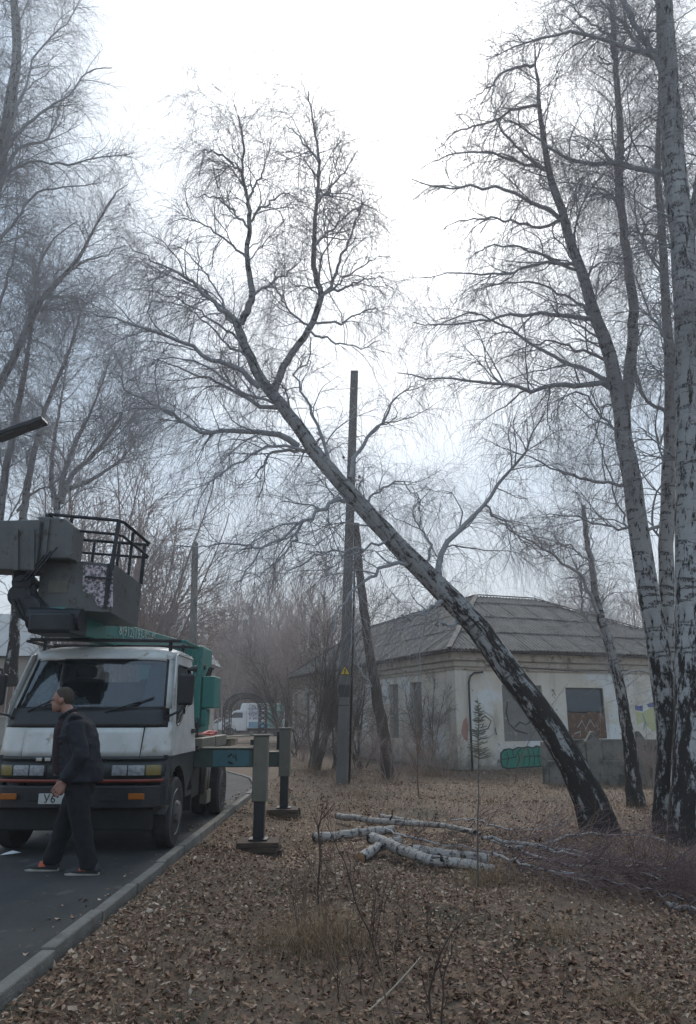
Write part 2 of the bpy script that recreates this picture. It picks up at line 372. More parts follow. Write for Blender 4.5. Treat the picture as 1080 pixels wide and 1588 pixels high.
# clothes and skin
M['skin'] = mat('skin', (.33, .17, .12), (.28, .135, .095), rough=.55, scale=12)
M['hair'] = mat('short_hair', (.040, .028, .021), (.075, .052, .038), rough=.9, scale=60, bump=.4)
M['jacket'] = mat('navy_cloth', (.0038, .0045, .009), (.008, .009, .016), rough=.8, scale=5, bump=.3, bscale=14)
M['shirt'] = mat('maroon_cloth', (.035, .010, .015), (.012, .008, .010), rough=.9, scale=30)
M['trousers'] = mat('black_cloth', (.005, .005, .006), (.007, .007, .008), rough=.9, scale=5, bump=.3, bscale=12)
M['shoe'] = mat('shoe_black', (.018, .018, .018), (.03, .03, .03), rough=.7)
M['sole'] = mat('shoe_sole', (.38, .35, .31), (.28, .26, .23), rough=.7, scale=12)
M['orange'] = mat('shoe_orange', (.55, .11, .05), (.45, .09, .04), rough=.6)
M['needle'] = mat('spruce_needle', (.17, .21, .10), (.12, .16, .075), rough=.7, scale=8)
M['van_white'] = mat('van_white', (.78, .78, .78), (.70, .70, .70), rough=.35, scale=2)
M['van_blue'] = mat('van_print_blue', (.10, .30, .48), (.12, .36, .52), rough=.5, scale=2)
M['van_print'] = mat('van_print_green', (.35, .55, .50), (.2, .42, .30), rough=.5, scale=3)
M['brick_wall'] = mat('far_wall', (.42, .38, .33), (.34, .30, .26), rough=.9, scale=1.5)
M['brown_brick'] = mat('brown_brick', (.16, .09, .065), (.20, .12, .09), rough=.9, scale=8)
M['far_roof'] = mat('far_roof', (.25, .27, .28), (.20, .215, .22), rough=.8, scale=1.5)
M['brown_wall'] = mat('brown_shed', (.12, .09, .08), (.09, .07, .06), rough=.9, scale=2)
M['litter_white'] = mat('litter_paper', (.7, .7, .7), (.6, .6, .6), rough=.7)
# ================================================================ SETTING: ground, road, kerbs
def gh(x, y):
    x = np.asarray(x, float); y = np.asarray(y, float)
    t = np.clip((x + 1.88) / 1.1, 0, 1); t = t * t * (3 - 2 * t)
    h = -.03 - .17 * t
    b = .030 * np.sin(1.3 * x + .5 * y + 2) * np.sin(1.1 * y - .6 * x) + .018 * np.sin(2.1 * x + .7 * y) + .014 * np.sin(.9 * x - 1.7 * y + 1) + .010 * np.sin(4.3 * x + 3.1 * y)
    inside = (x > -4.72) & (x < -1.86) & (y < 19.5)
    edge = np.clip((x + 1.88) / .5, 0, 1)
    h = h - .17 * np.exp(-((x + 1.16) ** 2 + (y - 10.6) ** 2) / .35) - .12 * np.exp(-((x + 1.12) ** 2 + (y - 13.9) ** 2) / .4)
    h = h + b * np.where(x < -4.7, np.clip((-4.8 - x) / .5, 0, 1), edge)
    return np.where(inside, -.07, h)
def gz(x, y): return float(gh(x, y))
xs = np.unique(np.concatenate([np.linspace(-400, -30, 12), np.linspace(-30, -8, 12), np.linspace(-8, -4.8, 12), [-4.74, -4.70], np.linspace(-4.6, -2, 5), [-1.96, -1.92, -1.88, -1.86, -1.84], np.linspace(-1.8, 8, 80), np.linspace(8.5, 30, 24), np.linspace(40, 400, 12)]))
ys = np.unique(np.concatenate([np.linspace(-60, 0, 8), np.linspace(0, 28, 180), np.linspace(29, 80, 20), np.linspace(100, 900, 14)]))
X, Y = np.meshgrid(xs, ys, indexing='ij')
V = np.stack([X, Y, gh(X, Y)], -1).reshape(-1, 3)
go = link('ground', np_mesh('ground', V, grid_np(len(xs), len(ys)), M['litter_ground'], True)); tag(go, kind='structure')
# road: one sheet, its far end swinging to the left
MBr = MB()
cl = [(-3.35, -30), (-3.35, 0), (-3.35, 5), (-3.35, 10), (-3.35, 14), (-3.37, 17), (-3.9, 20), (-5.2, 22.5), (-8, 25), (-13, 27.5), (-40, 36)]
lft, rgt = [], []
for i, p in enumerate(cl):
    a = Vector(cl[max(i - 1, 0)]); b = Vector(cl[min(i + 1, len(cl) - 1)]); t = (b - a).normalized(); n = Vector((t.y, -t.x))
    rgt.append(Vector(p) + n * 1.32); lft.append(Vector(p) - n * 1.32)
vs = [(p.x, p.y, 0) for p in lft] + [(p.x, p.y, 0) for p in rgt]; k = len(cl)
MBr.add(vs, [(i, k + i, k + i + 1, i + 1) for i in range(k - 1)])
tag(MBr.build('road', M['asphalt']), kind='structure')
def kerb(line, nm):
    root = empty(nm, (line[0][0], line[0][1], 0), kind='structure')
    pts = [Vector((p[0], p[1], 0)) for p in line]
    # walk the line in 1 m stones
    seg = 0; pos = pts[0].copy(); n = 0
    while seg < len(pts) - 1:
        left = 1.0; q = pos.copy(); s2 = seg
        while s2 < len(pts) - 1:
            d = (pts[s2 + 1] - q).length
            if d >= left: q = q + (pts[s2 + 1] - q).normalized() * left; break
            left -= d; q = pts[s2 + 1].copy(); s2 += 1
        if (q - pos).length > .3:
            t = (q - pos).normalized(); a = pos + t * .010; b = q - t * .010
            dz = rnd.uniform(-.010, .010); dx = rnd.uniform(-.010, .010)
            m = MB().bar(a + Vector((dx, 0, -.06 + dz)) - root.location, b + Vector((dx + rnd.uniform(-.004, .004), 0, -.06 + dz + rnd.uniform(-.004, .004))) - root.location  , .095, .19)
            o = m.build('kerb_stone', M['kerb'], root, bevel=.012)
        pos = q; seg = s2; n += 1
        if n > 60: break
kr = [(p.x + .09, p.y) for p in rgt[1:6]]; kr = [(-1.955, 0.4), (-1.955, 17.0), (-2.45, 19.6), (-3.3, 21.6)]
kl = [(-4.76, 6), (-4.76, 17.2), (-5.3, 19.4), (-6.2, 21.0)]
kerb(kr, 'kerb'); kerb(kl, 'kerb')

# ================================================================ fallen leaves, straw, twigs
rs = np.random.RandomState(3)
def scatter(n, y0, y1, xa=None, xb=None):
    y = rs.uniform(y0, y1, n); hw = .56 * y + .9
    x = rs.uniform(-1, 1, n) * hw
    x = np.where((x > -1.84) & (x < 12), x, np.nan)
    k = ~np.isnan(x); return x[k], y[k]
px_, py_ = [], []
for n, a, b in ((38000, 1.9, 6), (50000, 6, 12), (26000, 12, 26)):
    x, y = scatter(n, a, b); px_.append(x); py_.append(y)
n = 5000; y = rs.uniform(6, 22, n); x = -4.87 - np.abs(rs.normal(0, 2.2, n)); px_.append(x); py_.append(y)
n = 170; y = rs.uniform(2.5, 17, n); x = np.where(rs.rand(n) < .75, -2.06 - np.abs(rs.normal(0, .12, n)), rs.uniform(-4.6, -2.1, n)); px_.append(x); py_.append(y)
lx = np.concatenate(px_); ly = np.concatenate(py_); n = len(lx)
# bare worn patches thin the litter out
keep = (np.sin(lx * 1.3 + 2) * np.sin(ly * .9 + lx * .4) + rs.normal(0, .42, n)) > -.85
lx, ly = lx[keep], ly[keep]; n = len(lx)
onroad = (lx < -2.03) & (lx > -4.7)
hz = np.where(onroad, .008, gh(lx, ly) + rs.uniform(.004, .035, n))
sz = rs.uniform(.009, .020, n) * (1 + .8 * rs.rand(n) ** 3) * np.where(ly > 12, 1.35, 1.0)
base = np.array([[-1.05, 0, 0], [-.35, .62, 0], [.45, .50, 0], [1.15, 0, 0], [.45, -.5, 0], [-.35, -.62, 0], [.05, 0, 0]], float)
V = np.repeat(base[None], n, 0)
cup = rs.uniform(-.55, .75, n); V[:, [1, 2, 4, 5], 2] += cup[:, None] * rs.uniform(.5, 1.1, (n, 4)); V[:, [0, 3], 2] += (rs.uniform(-.4, .6, (n, 2)))
V *= sz[:, None, None]; V[..., 1] *= rs.uniform(.7, 1.1, n)[:, None]
az = rs.uniform(0, 2 * np.pi, n); tx = rs.normal(0, .38, n); ty = rs.normal(0, .38, n)
tx = np.where(onroad, tx * .3, tx); ty = np.where(onroad, ty * .3, ty)
c, s = np.cos(tx)[:, None], np.sin(tx)[:, None]; V[..., 1], V[..., 2] = V[..., 1] * c - V[..., 2] * s, V[..., 1] * s + V[..., 2] * c
c, s = np.cos(ty)[:, None], np.sin(ty)[:, None]; V[..., 0], V[..., 2] = V[..., 0] * c + V[..., 2] * s, -V[..., 0] * s + V[..., 2] * c
c, s = np.cos(az)[:, None], np.sin(az)[:, None]; V[..., 0], V[..., 1] = V[..., 0] * c - V[..., 1] * s, V[..., 0] * s + V[..., 1] * c
V += np.stack([lx, ly, hz], -1)[:, None]
tri = np.array([[0, 5, 6], [0, 6, 1], [1, 6, 2], [2, 6, 3], [3, 6, 4], [4, 6, 5]])
F = (tri[None] + (np.arange(n) * 7)[:, None, None]).reshape(-1, 3)
big = np.sin(lx * .8 + 1) * np.cos(ly * .6 + lx * .3)
var = np.clip(rs.beta(1.9, 2.3, n) + .13 * big, 0, 1)
o = link('leaf_litter', np_mesh('leaf_litter', V.reshape(-1, 3), F, M['leaf'], False, np.repeat(var, 7)))
tag(o, 'brown fallen leaves covering the ground right of the kerb', 'fallen leaves', kind='stuff')

def blades(cx, cy, cz, ln, wd, lean, az, var, K=4):
    """curved flat blades"""
    n = len(cx); t = np.linspace(0, 1, K)
    out_ = lean[:, None] * t ** 1.6 * ln[:, None]; up = ln[:, None] * t * (1 - .35 * lean[:, None] * t)
    x = cx[:, None] + np.cos(az)[:, None] * out_; y = cy[:, None] + np.sin(az)[:, None] * out_; z = cz[:, None] + up
    w_ = wd[:, None] * (1 - t * .85) / 2; sa = az + np.pi / 2 + rs.normal(0, .6, n)
    ox = np.cos(sa)[:, None] * w_; oy = np.sin(sa)[:, None] * w_
    V = np.stack([np.stack([x - ox, y - oy, z], -1), np.stack([x + ox, y + oy, z], -1)], 2).reshape(-1, 3)
    i = np.arange(K - 1); q = np.stack([2 * i, 2 * i + 1, 2 * i + 3, 2 * i + 2], 1)
    F = (q[None] + (np.arange(n) * 2 * K)[:, None, None]).reshape(-1, 4)
    return V, F, np.repeat(var, 2 * K)
# general sparse straw
x1, y1 = scatter(12000, 2.2, 10); x2, y2 = scatter(42000, 10, 25)
x = np.concatenate([x1, x2]); y = np.concatenate([y1, y2])
kp = (np.sin(x * .9 - 1) * np.cos(y * .7) + rs.normal(0, .45, len(x))) > np.where(y > 12.5, -.8, .15); x, y = x[kp], y[kp]; n = len(x)
V, F, a = blades(x, y, gh(x, y), rs.uniform(.05, .22, n) * np.where(y > 14, 1.5, 1), rs.uniform(.0025, .005, n), rs.uniform(.3, 1.6, n), rs.uniform(0, 6.3, n), rs.beta(2, 2.5, n))
tag(link('dry_grass', np_mesh('dry_grass', V, F, M['straw'], False, a)), 'thin dead grass between the leaves', 'dry grass', kind='stuff')
# tufts: each one a thing
def tuft(px, py, r, n, h, label):
    g = G(px, py); z = gz(g.x, g.y)
    ax = np.clip(rs.normal(0, r, n), -1.9 * r, 1.9 * r); ay = np.clip(rs.normal(0, r, n), -1.9 * r, 1.9 * r)
    V, F, a = blades(ax, ay, np.full(n, 0.0), rs.uniform(.4, 1, n) * h, rs.uniform(.002, .0045, n), rs.uniform(.1, 1.5, n), rs.uniform(0, 6.3, n), rs.beta(2.4, 1.8, n), 5)
    o = link('dry_grass_tuft', np_mesh('tuft', V, F, M['straw'], False, a)); o.location = (g.x, g.y, z)
    tag(o, label, 'dry grass tuft', 'dry grass tufts')
tuft(488, 1465, .22, 900, .46, 'largest brown dry grass tuft round the weed stalks near the camera')
tuft(755, 1378, .17, 600, .28, 'straw coloured grass tuft at the cut ends of the logs')
tuft(860, 1455, .15, 360, .16, 'low flattened grass tuft amid leaves between the logs and the camera')
tuft(980, 1560, .13, 380, .15, 'small grass tuft among leaves at the lower right corner')
tuft(560, 1235, .3, 320, .42, 'dead grass clump just right of the concrete pole foot')
tuft(660, 1205, .4, 420, .55, 'tall dead weeds by the building wall right of the dark leaning trunk')
tuft(480, 1200, .3, 300, .5, 'dead weed clump left of the concrete pole foot')
tuft(585, 1320, .12, 120, .2, 'thin grass tuft in front of the short log stub')

# ================================================================ abandoned building
BU = Vector((.942, .336, 0)); BV = Vector((-.336, .942, 0)); BO = Vector((3.55, 25.0, -.2))
bld = empty('abandoned_building', BO, 'low abandoned plastered building with a hipped corrugated roof and graffiti', 'building', rz=math.atan2(.336, .942))
def FW(px, py):      # point of the front wall seen at a pixel -> (u, z) local
    d = ray(px, py); o = Vector((0, 0, CZ)) - BO
    k = -o.dot(BV) / d.dot(BV); p = o + d * k; return p.dot(BU), p.z
def LW(px, py):      # same for the left wall -> (v, z)
    d = ray(px, py); o = Vector((0, 0, CZ)) - BO
    k = -o.dot(BU) / d.dot(BU); p = o + d * k; return p.dot(BV), p.z
H = 3.75; UL, VL = 11.6, 20.0
def rect(a, b, c, d): return [(a, c), (b, c), (b, d), (a, d)]
wu0, wz0 = FW(883, 1146); wu1, wz1 = FW(935, 1067)
iu0, iz0 = FW(783, 1150); iu1, iz1 = FW(840, 1063)
nicheholes = []
wb = MB()
panel2d(wb, rect(0, UL, 0, H), [rect(wu0, wu1, wz0, wz1), rect(iu0, iu1, iz0, iz1)], lambda a, b: (a, 0, b))
panel2d(wb, rect(0, UL, 0, H), [rect(wu0, wu1, wz0, wz1), rect(iu0, iu1, iz0, iz1)], lambda a, b: (a, .35, b))
def reveal(mb, a, b, c, d, depth=.35):
    mb.add([(a, 0, c), (b, 0, c), (b, 0, d), (a, 0, d), (a, depth, c), (b, depth, c), (b, depth, d), (a, depth, d)], [(0, 1, 5, 4), (1, 2, 6, 5), (2, 3, 7, 6), (3, 0, 4, 7)])
reveal(wb, wu0, wu1, wz0, wz1); reveal(wb, iu0, iu1, iz0, iz1)
lw = []
for pa, pb, ya, yb in ((636, 656, 1062, 1146), (604, 619, 1064, 1140), (498, 505, 1070, 1128), (473, 480, 1075, 1130), (516, 524, 1072, 1133), (457, 461, 1078, 1130)):
    v0, z0 = LW(pb, yb); v1, z1 = LW(pa, ya); v1 = min(v1, v0 + 1.3); lw.append((v0, v1, .85, 2.9))
lw.sort(); lw2 = []
for q in lw:
    if q[1] < VL - .2 and (not lw2 or q[0] > lw2[-1][1] + .3): lw2.append(q)
panel2d(wb, rect(0, VL, 0, H), [rect(*q) for q in lw2], lambda a, b: (0, a, b))
for (a, b, c, d) in lw2:
    wb.add([(0, a, c), (0, b, c), (0, b, d), (0, a, d), (.35, a, c), (.35, b, c), (.35, b, d), (.35, a, d)], [(0, 1, 5, 4), (1, 2, 6, 5), (2, 3, 7, 6), (3, 0, 4, 7)])
wb.add([(UL, 0, 0), (UL, 8, 0), (UL, 8, H), (UL, 0, H)], [(0, 1, 2, 3)])
wb.add([(UL, 8, 0), (6.4, 8, 0), (6.4, 8, H), (UL, 8, H)], [(0, 1, 2, 3)])
wb.add([(6.4, 8, 0), (6.4, VL, 0), (6.4, VL, H), (6.4, 8, H)], [(0, 1, 2, 3)])
wb.add([(0, VL, 0), (6.4, VL, 0), (6.4, VL, H), (0, VL, H)], [(0, 1, 2, 3)])
wb.build('wall', M['wall'], bld)
for i, (a, b, c, d) in enumerate(lw2):
    MB().box(.16, .20, a + .004, b - .004, c + .004, d - .004).build('boarded_window', M['plaster_grey'], bld)
MB().box(iu0 + .004, iu1 - .004, .07, .11, iz0 + .004, iz1 - .004).build('walled_up_window', M['plaster_grey'], bld)
# window: frame, dark panes above, rusty sheet below, lintel
win = MB(); zm = wz0 + (wz1 - wz0) * .53; f = .05
win.box(wu0 + .003, wu0 + f, .03, .12, wz0 + .003, wz1 - .003); win.box(wu1 - f, wu1 - .003, .03, .12, wz0 + .003, wz1 - .003)
win.box(wu0 + f + .002, wu1 - f - .002, .032, .118, wz1 - f, wz1 - .004); win.box(wu0 + f + .002, wu1 - f - .002, .032, .118, zm - .02, zm + .02)
wo = win.build('window', M['grey_plastic'], bld)
MB().box(wu0 + f + .002, wu1 - f - .002, .075, .085, zm + .022, wz1 - f - .002).build('pane', M['dark_glass'], wo)
rsht = MB(); k = 4
for i in range(k):
    a = wu0 + .004 + (wu1 - wu0 - .008) * i / k; b = wu0 + .004 + (wu1 - wu0 - .008) * (i + 1) / k
    rsht = MB().box(a, b - .006, -.012 + rnd.uniform(-.01, .01), .01, wz0 + rnd.uniform(0, .03), zm - .03 + rnd.uniform(-.03, .02)); rsht.build('rusty_board', M['rust'], bld)
# cornice: three steps on each side
cor = MB()
for (z0, z1, o_) in ((3.16, 3.24, .05), (3.28, 3.44, .10), (3.48, 3.74, .18)):
    cor.box(-o_, UL + o_, -o_, -.002, z0, z1); cor.box(-o_, -.002, -.001, VL + o_, z0, z1)
cor.build('cornice', M['cornice'], bld, bevel=.015)
for (a, b) in ((-.06, .38), (6.75, 7.1)):
    MB().box(a, b, -.06, -.003, .02, 3.15).build('pilaster', M['wall'], bld, bevel=.01)
MB().box(-.064, -.003, .003, .45, .02, 3.15).build('pilaster', M['wall'], bld, bevel=.01)
# rain pipe bending over under the cornice
du, _ = FW(726, 1100); MB().tube([(du, -.13, .0), (du, -.13, 2.75), (du + .06, -.13, 2.95), (du + .22, -.13, 3.07), (du + .55, -.13, 3.1)], .035, 8).build('rain_pipe', M['dark_metal'], bld, smooth=True)
cb = [(FW(800 + 14 * i, 1022 + (4 - abs(i - 6) * .5))) for i in range(0, 13)]
MB().tube([(u, -.215, min(z, 3.3) - .1 + .08 * abs(i - 6) / 6) for i, (u, z) in enumerate(cb)], .018, 6).build('cable', M['black'], bld)
# roof: corrugated sheets, one object each, laid in courses on four slopes
def slope(poly, eave_dir, up_dir, name='roof_sheet'):
    """poly: 3D points of the slope; sheets 1.05 wide x 1.6 long clipped to the outline"""
    o0 = Vector(poly[0]); e_ = Vector(eave_dir).normalized(); u_ = Vector(up_dir).normalized(); nrm = e_.cross(u_).normalized()
    if nrm.z < 0: nrm = -nrm
    p2 = [((Vector(p) - o0).dot(e_), (Vector(p) - o0).dot(u_)) for p in poly]
    a0, a1 = min(p[0] for p in p2), max(p[0] for p in p2); b1 = max(p[1] for p in p2)
    area = sum(p2[i][0] * p2[(i + 1) % len(p2)][1] - p2[(i + 1) % len(p2)][0] * p2[i][1] for i in range(len(p2)))
    W_, L_ = 1.05, 1.45; jj = 0; b = 0
    while b < b1:
        a = a0 - (.5 if jj % 2 else 0); ii = 0
        while a < a1:
            bm = bmesh.new(); nx, ny = 28, 2; lift = rnd.uniform(0, .018); sl_ = rnd.uniform(-.02, .03)
            g_ = [[bm.verts.new((a + (W_ + .03) * i / nx, b + sl_ + (L_ + .10) * j / ny, .030 * math.sin((a + (W_ + .03) * i / nx) * 2 * math.pi / .15) + .045 * (1 - j / ny) + lift)) for j in range(ny + 1)] for i in range(nx + 1)]
            for i in range(nx):
                for j in range(ny): bm.faces.new((g_[i][j], g_[i + 1][j], g_[i + 1][j + 1], g_[i][j + 1]))
            for k in range(len(p2)):
                p, q = p2[k], p2[(k + 1) % len(p2)]
                nn = Vector((q[1] - p[1], -(q[0] - p[0]), 0)) * (1 if area > 0 else -1)
                if nn.length < 1e-6: continue
                if k == 0: continue           # eave edge left free: sheets overhang a little
                bmesh.ops.bisect_plane(bm, geom=bm.verts[:] + bm.edges[:] + bm.faces[:], plane_co=(p[0], p[1], 0), plane_no=nn.normalized(), clear_outer=True)
                if not bm.faces: break
            if bm.faces:
                bm.transform(Matrix.Translation(o0) @ Matrix((e_, u_, nrm)).transposed().to_4x4())
                me = bpy.data.meshes.new('roof_sheet'); bm.to_mesh(me); me.materials.append(M['slate'])
                me.polygons.foreach_set('use_smooth', [True] * len(me.polygons))
                s_ = link(name, me, roof)
            bm.free(); a += W_; ii += 1
        b += L_; jj += 1
ZR, ZE, OV = 6.35, 3.78, .42
A_, B_, C_, D_ = (-OV, -OV, ZE), (UL + OV, -OV, ZE), (3.2, 4, ZR), (5.9, 4, ZR)
rb = MB()   # the boarding under the sheets
W0, W1, W2 = (-OV, VL + OV, ZE), (3.2, 17, ZR), (6.4 + OV, VL + OV, ZE)
E0, E1, I1 = (UL + OV, 8 + OV, ZE), (6.4 + OV, 8 + OV, ZE), (3.2, 4, ZR)
dn = lambda p: (p[0], p[1], p[2] - .03)
rb.add([dn(A_), dn(B_), dn(D_), dn(C_)], [(0, 1, 2, 3)]); rb.add([dn(A_), dn(C_), dn(W1), dn(W0)], [(0, 1, 2, 3)])
rb.add([dn(B_), dn(E0), dn(D_)], [(0, 1, 2)]); rb.add([dn(E0), dn(E1), dn(C_), dn(D_)], [(0, 1, 2, 3)])
rb.add([dn(E1), dn(W2), dn(W1), dn(C_)], [(0, 1, 2, 3)]); rb.add([dn(W0), dn(W1), dn(W2)], [(0, 1, 2)])
rb.add([(A_[0], A_[1], ZE - .05), (B_[0], B_[1], ZE - .05), (E0[0], E0[1], ZE - .05), (E1[0], E1[1], ZE - .05), (W2[0], W2[1], ZE - .05), (W0[0], W0[1], ZE - .05)], [(0, 1, 2, 3, 4, 5)])
roof = rb.build('roof', M['wood'], bld)
slope([A_, B_, D_, C_], (1, 0, 0), (0, 4 + OV, ZR - ZE))
slope([W0, A_, C_, W1], (0, -1, 0), (3.2 + OV, 0, ZR - ZE))
slope([B_, E0, D_], (0, 1, 0), (-(UL + OV - 5.9), 0, ZR - ZE))
rc = MB()
for a, b in ((A_, C_), (C_, D_), (B_, D_), (C_, W1), (W0, W1)):
    rc.bar(Vector(a) + Vector((0, 0, .09)), Vector(b) + Vector((0, 0, .09))  , .18, .02)
rc.build('ridge_cap', M['slate'], roof, bevel=.01)
# graffiti: paint, so thin films 4 mm proud of the plaster
def film(poly, m, off=.004, nm='graffiti', par=None):
    mb = MB(); panel2d(mb, [FW(*p) for p in poly], [], lambda a, b: (a, -off, b)); return mb.build(nm, M[m], par or bld)
def stroke(pts, wpx, m, off=.007, par=None):
    mb = MB(); q = [Vector(FW(*p)) for p in pts]; w_ = wpx / 48.5 / 2; L1, L2 = [], []
    for i, p in enumerate(q):
        t = (q[min(i + 1, len(q) - 1)] - q[max(i - 1, 0)]).normalized(); n_ = Vector((-t.y, t.x)) * w_ * (.75 + .5 * math.sin(i * 1.7) ** 2)
        L1.append(p + n_); L2.append(p - n_)
    k = len(q); mb.add([(p.x, -off, p.y) for p in L1 + L2], [(i, i + 1, k + i + 1, k + i) for i in range(k - 1)])
    return mb.build('paint_stroke', M[m], par or bld)
blob = [(777, 1168), (782, 1163), (790, 1161), (796, 1163), (803, 1159), (812, 1160), (818, 1158), (826, 1160), (832, 1157), (840, 1159), (846, 1165), (846, 1180), (841, 1188), (830, 1189), (815, 1190), (800, 1191), (787, 1192), (779, 1189), (777, 1180)]
gr = film(blob, 'paint_green')
stroke(blob + [blob[0], blob[1]], 2.4, 'paint_black', par=gr)
for s_ in ([(779, 1178), (800, 1174), (803, 1166), (808, 1162)], [(803, 1166), (806, 1176), (802, 1188)], [(808, 1177), (815, 1171), (812, 1186)], [(818, 1161), (822, 1172), (820, 1188)], [(826, 1162), (829, 1172), (829, 1187)], [(836, 1160), (834, 1172), (838, 1186)], [(813, 1173), (842, 1172)], [(786, 1165), (789, 1176), (786, 1188)], [(795, 1163), (796, 1172)]):
    stroke(s_, 1.5, 'paint_black', off=.009, par=gr)
film([(973, 1093), (982, 1092), (990, 1095), (997, 1094), (997, 1103), (985, 1101), (974, 1099)], 'paint_blue')
film([(1003, 1092), (1012, 1089), (1020, 1091), (1020, 1096), (1006, 1097)], 'paint_blue')
film([(975, 1101), (996, 1105), (1012, 1096), (1030, 1098), (1030, 1130), (1012, 1134), (998, 1120), (976, 1128)], 'paint_yellow')
film([(1062, 1098), (1080, 1096), (1090, 1130), (1070, 1150), (1060, 1140)], 'paint_teal')
stroke([(996, 1106), (1001, 1120), (998, 1132)], 3, 'paint_teal')
stroke([(736, 1107), (744, 1103), (752, 1104), (764, 1112), (768, 1125), (766, 1138), (756, 1146), (744, 1145)], 1.6, 'paint_grey')
stroke([(744, 1118), (752, 1110), (762, 1118), (757, 1130), (745, 1133), (750, 1122)], 1.8, 'paint_black')
stroke([(768, 1128), (770, 1140)], 1.5, 'paint_black')
for q_ in ([(789, 1088), (787, 1105), (791, 1122), (802, 1133), (820, 1138)], [(800, 1128), (808, 1120), (818, 1124), (826, 1118)], [(812, 1078), (822, 1072), (832, 1078)]):
    stroke(q_, 2.2, 'paint_black', off=-.066)
stroke([(895, 1128), (902, 1118), (908, 1130), (915, 1116), (922, 1128)], 2.0, 'paint_grey', off=.030)
stroke([(890, 1138), (900, 1134), (899, 1142)], 2.0, 'paint_grey', off=.030)
def lstroke(pts, wz, m):
    mb = MB(); q = [Vector(LW(*p)) for p in pts]; k = len(q)
    mb.add([(-.068, p.x - wz, p.y) for p in q] + [(-.068, p.x + wz, p.y) for p in q], [(i, i + 1, k + i + 1, k + i) for i in range(k - 1)]); mb.build('paint_stroke', M[m], bld)
for i, x_ in enumerate((674, 679, 684, 689, 694, 699)):
    lstroke([(x_, 1106 + (i % 2) * 2), (x_ + (i % 3 - 1) * 1.2, 1113), (x_ - 1, 1122 + i % 2)], .045, 'paint_grey')
film([(717, 1118), (722, 1112), (725, 1124), (724, 1150), (718, 1146), (714, 1134)], 'paint_red', off=.066)

# ---- concrete fence in front of its right half: each post and each panel a piece
fY = 20.3
fe = empty('concrete_fence', (6.3, fY, -.2), 'grey concrete panel fence with pointed posts in front of the building', 'fence')
def fx(px, Y=fY): return (px - 540) / FPX * (Y * CP - 1.7 * SP) - 6.3
ftop = lambda py: P(540, py, fY).z + .2
for a in (925, 995):
    x = fx(a); z1 = ftop(1150); z2 = ftop(1134); hw = .24 if a > 950 else .2
    MB().prism([(x - hw, -.1), (x + hw, -.1), (x + hw, z1), (x + .05, z2), (x - .05, z2), (x - hw, z1)], 'y', -.09, .09).build('fence_post', M['fence'], fe, bevel=.02)
x = fx(1110); MB().prism([(x - .2, -.1), (x + .2, -.1), (x + .2, ftop(1150)), (x + .05, ftop(1134)), (x - .05, ftop(1134)), (x - .2, ftop(1150))], 'y', -.09, .09).build('fence_post', M['fence'], fe, bevel=.02)
edges = [(fx(852), fx(912)), (fx(925) + .205, fx(995) - .245), (fx(995) + .245, fx(1110) - .205)]
for (a, b) in edges:
    zt = ftop(1148)
    for z0, z1 in ((-.1, .56), (.575, zt - .02)):
        MB().box(a, b, -.045, .045, z0, z1).build('fence_panel', M['fence'], fe, bevel=.015)
        if z0 > 0: MB().box(a + .02, b - .02, -.065, .065, z1 + .004, z1 + .05).build('coping', M['fence'], fe, bevel=.01)
x = fx(852); MB().box(x - .15, x - .01, -.08, .08, -.1, ftop(1150)).build('fence_post', M['fence'], fe, bevel=.02)

# ================================================================ poles and street lamp
pb = G(530, 1215); PY = pb.y
pt_ = P(550, 577, PY)
pole = empty('concrete_pole', pb, 'tall square concrete power pole with a yellow warning triangle', 'power pole')
tv = pt_ - pb; Hp = tv.z
def pp(z, dx=0, dy=0): return Vector((tv.x * z / Hp + dx, tv.y * z / Hp + dy, z))
rings = []
for z in (-.3, 1.5, 4, 7, Hp):
    hw = .150 - .036 * max(z, 0) / Hp; c = .02
    rings.append([pp(z, *q) for q in ((-hw + c, -hw), (hw - c, -hw), (hw, -hw + c), (hw, hw - c), (hw - c, hw), (-hw + c, hw), (-hw, hw - c), (-hw, -hw + c))])
MB().loft(rings).build('shaft', M['concrete'], pole)
for z0, z1 in ((1.93, 1.98), (2.18, 2.50),):
    mb = MB(); hw = .144
    mb.hexa([pp(z, sx * hw, sy * hw) for z in (z0, z1) for sy in (-1, 1) for sx in (-1, 1)]); mb.build('band', M['grey_plastic'], pole)
MB().tube([pp(-.05, .20, -.05), pp(4.2, .19, -.05), pp(6.6, .16, -.05)], .028, 8).build('conduit', M['black_plastic'], pole, smooth=True)
zc = P(531, 1040, PY).z - pb.z
s_ = .15; ctr = pp(zc, .0, -.152)
sg = MB().prism([(ctr.x - s_, ctr.z - s_ * .8), (ctr.x + s_, ctr.z - s_ * .8), (ctr.x, ctr.z + s_ * .95)], 'y', ctr.y - .006, ctr.y).build('warning_sign', M['black'], pole)
s2 = s_ * .80; MB().prism([(ctr.x - s2, ctr.z - s2 * .86), (ctr.x + s2, ctr.z - s2 * .86), (ctr.x, ctr.z + s2 * .9)], 'y', ctr.y - .010, ctr.y - .0065).build('sign_face', M['yellow'], sg)
bl = [(.015, .085), (-.035, -.01), (-.005, -.005), (-.02, -.07), (-.03, -.065), (-.008, -.10), (.012, -.062), (.002, -.066), (.022, .012), (-.004, .008), (.028, .08)]
MB().prism([(ctr.x + a * 1.1, ctr.z + b * .95 - .01) for a, b in bl], 'y', ctr.y - .014, ctr.y - .0105).build('lightning_bolt', M['black'], sg)
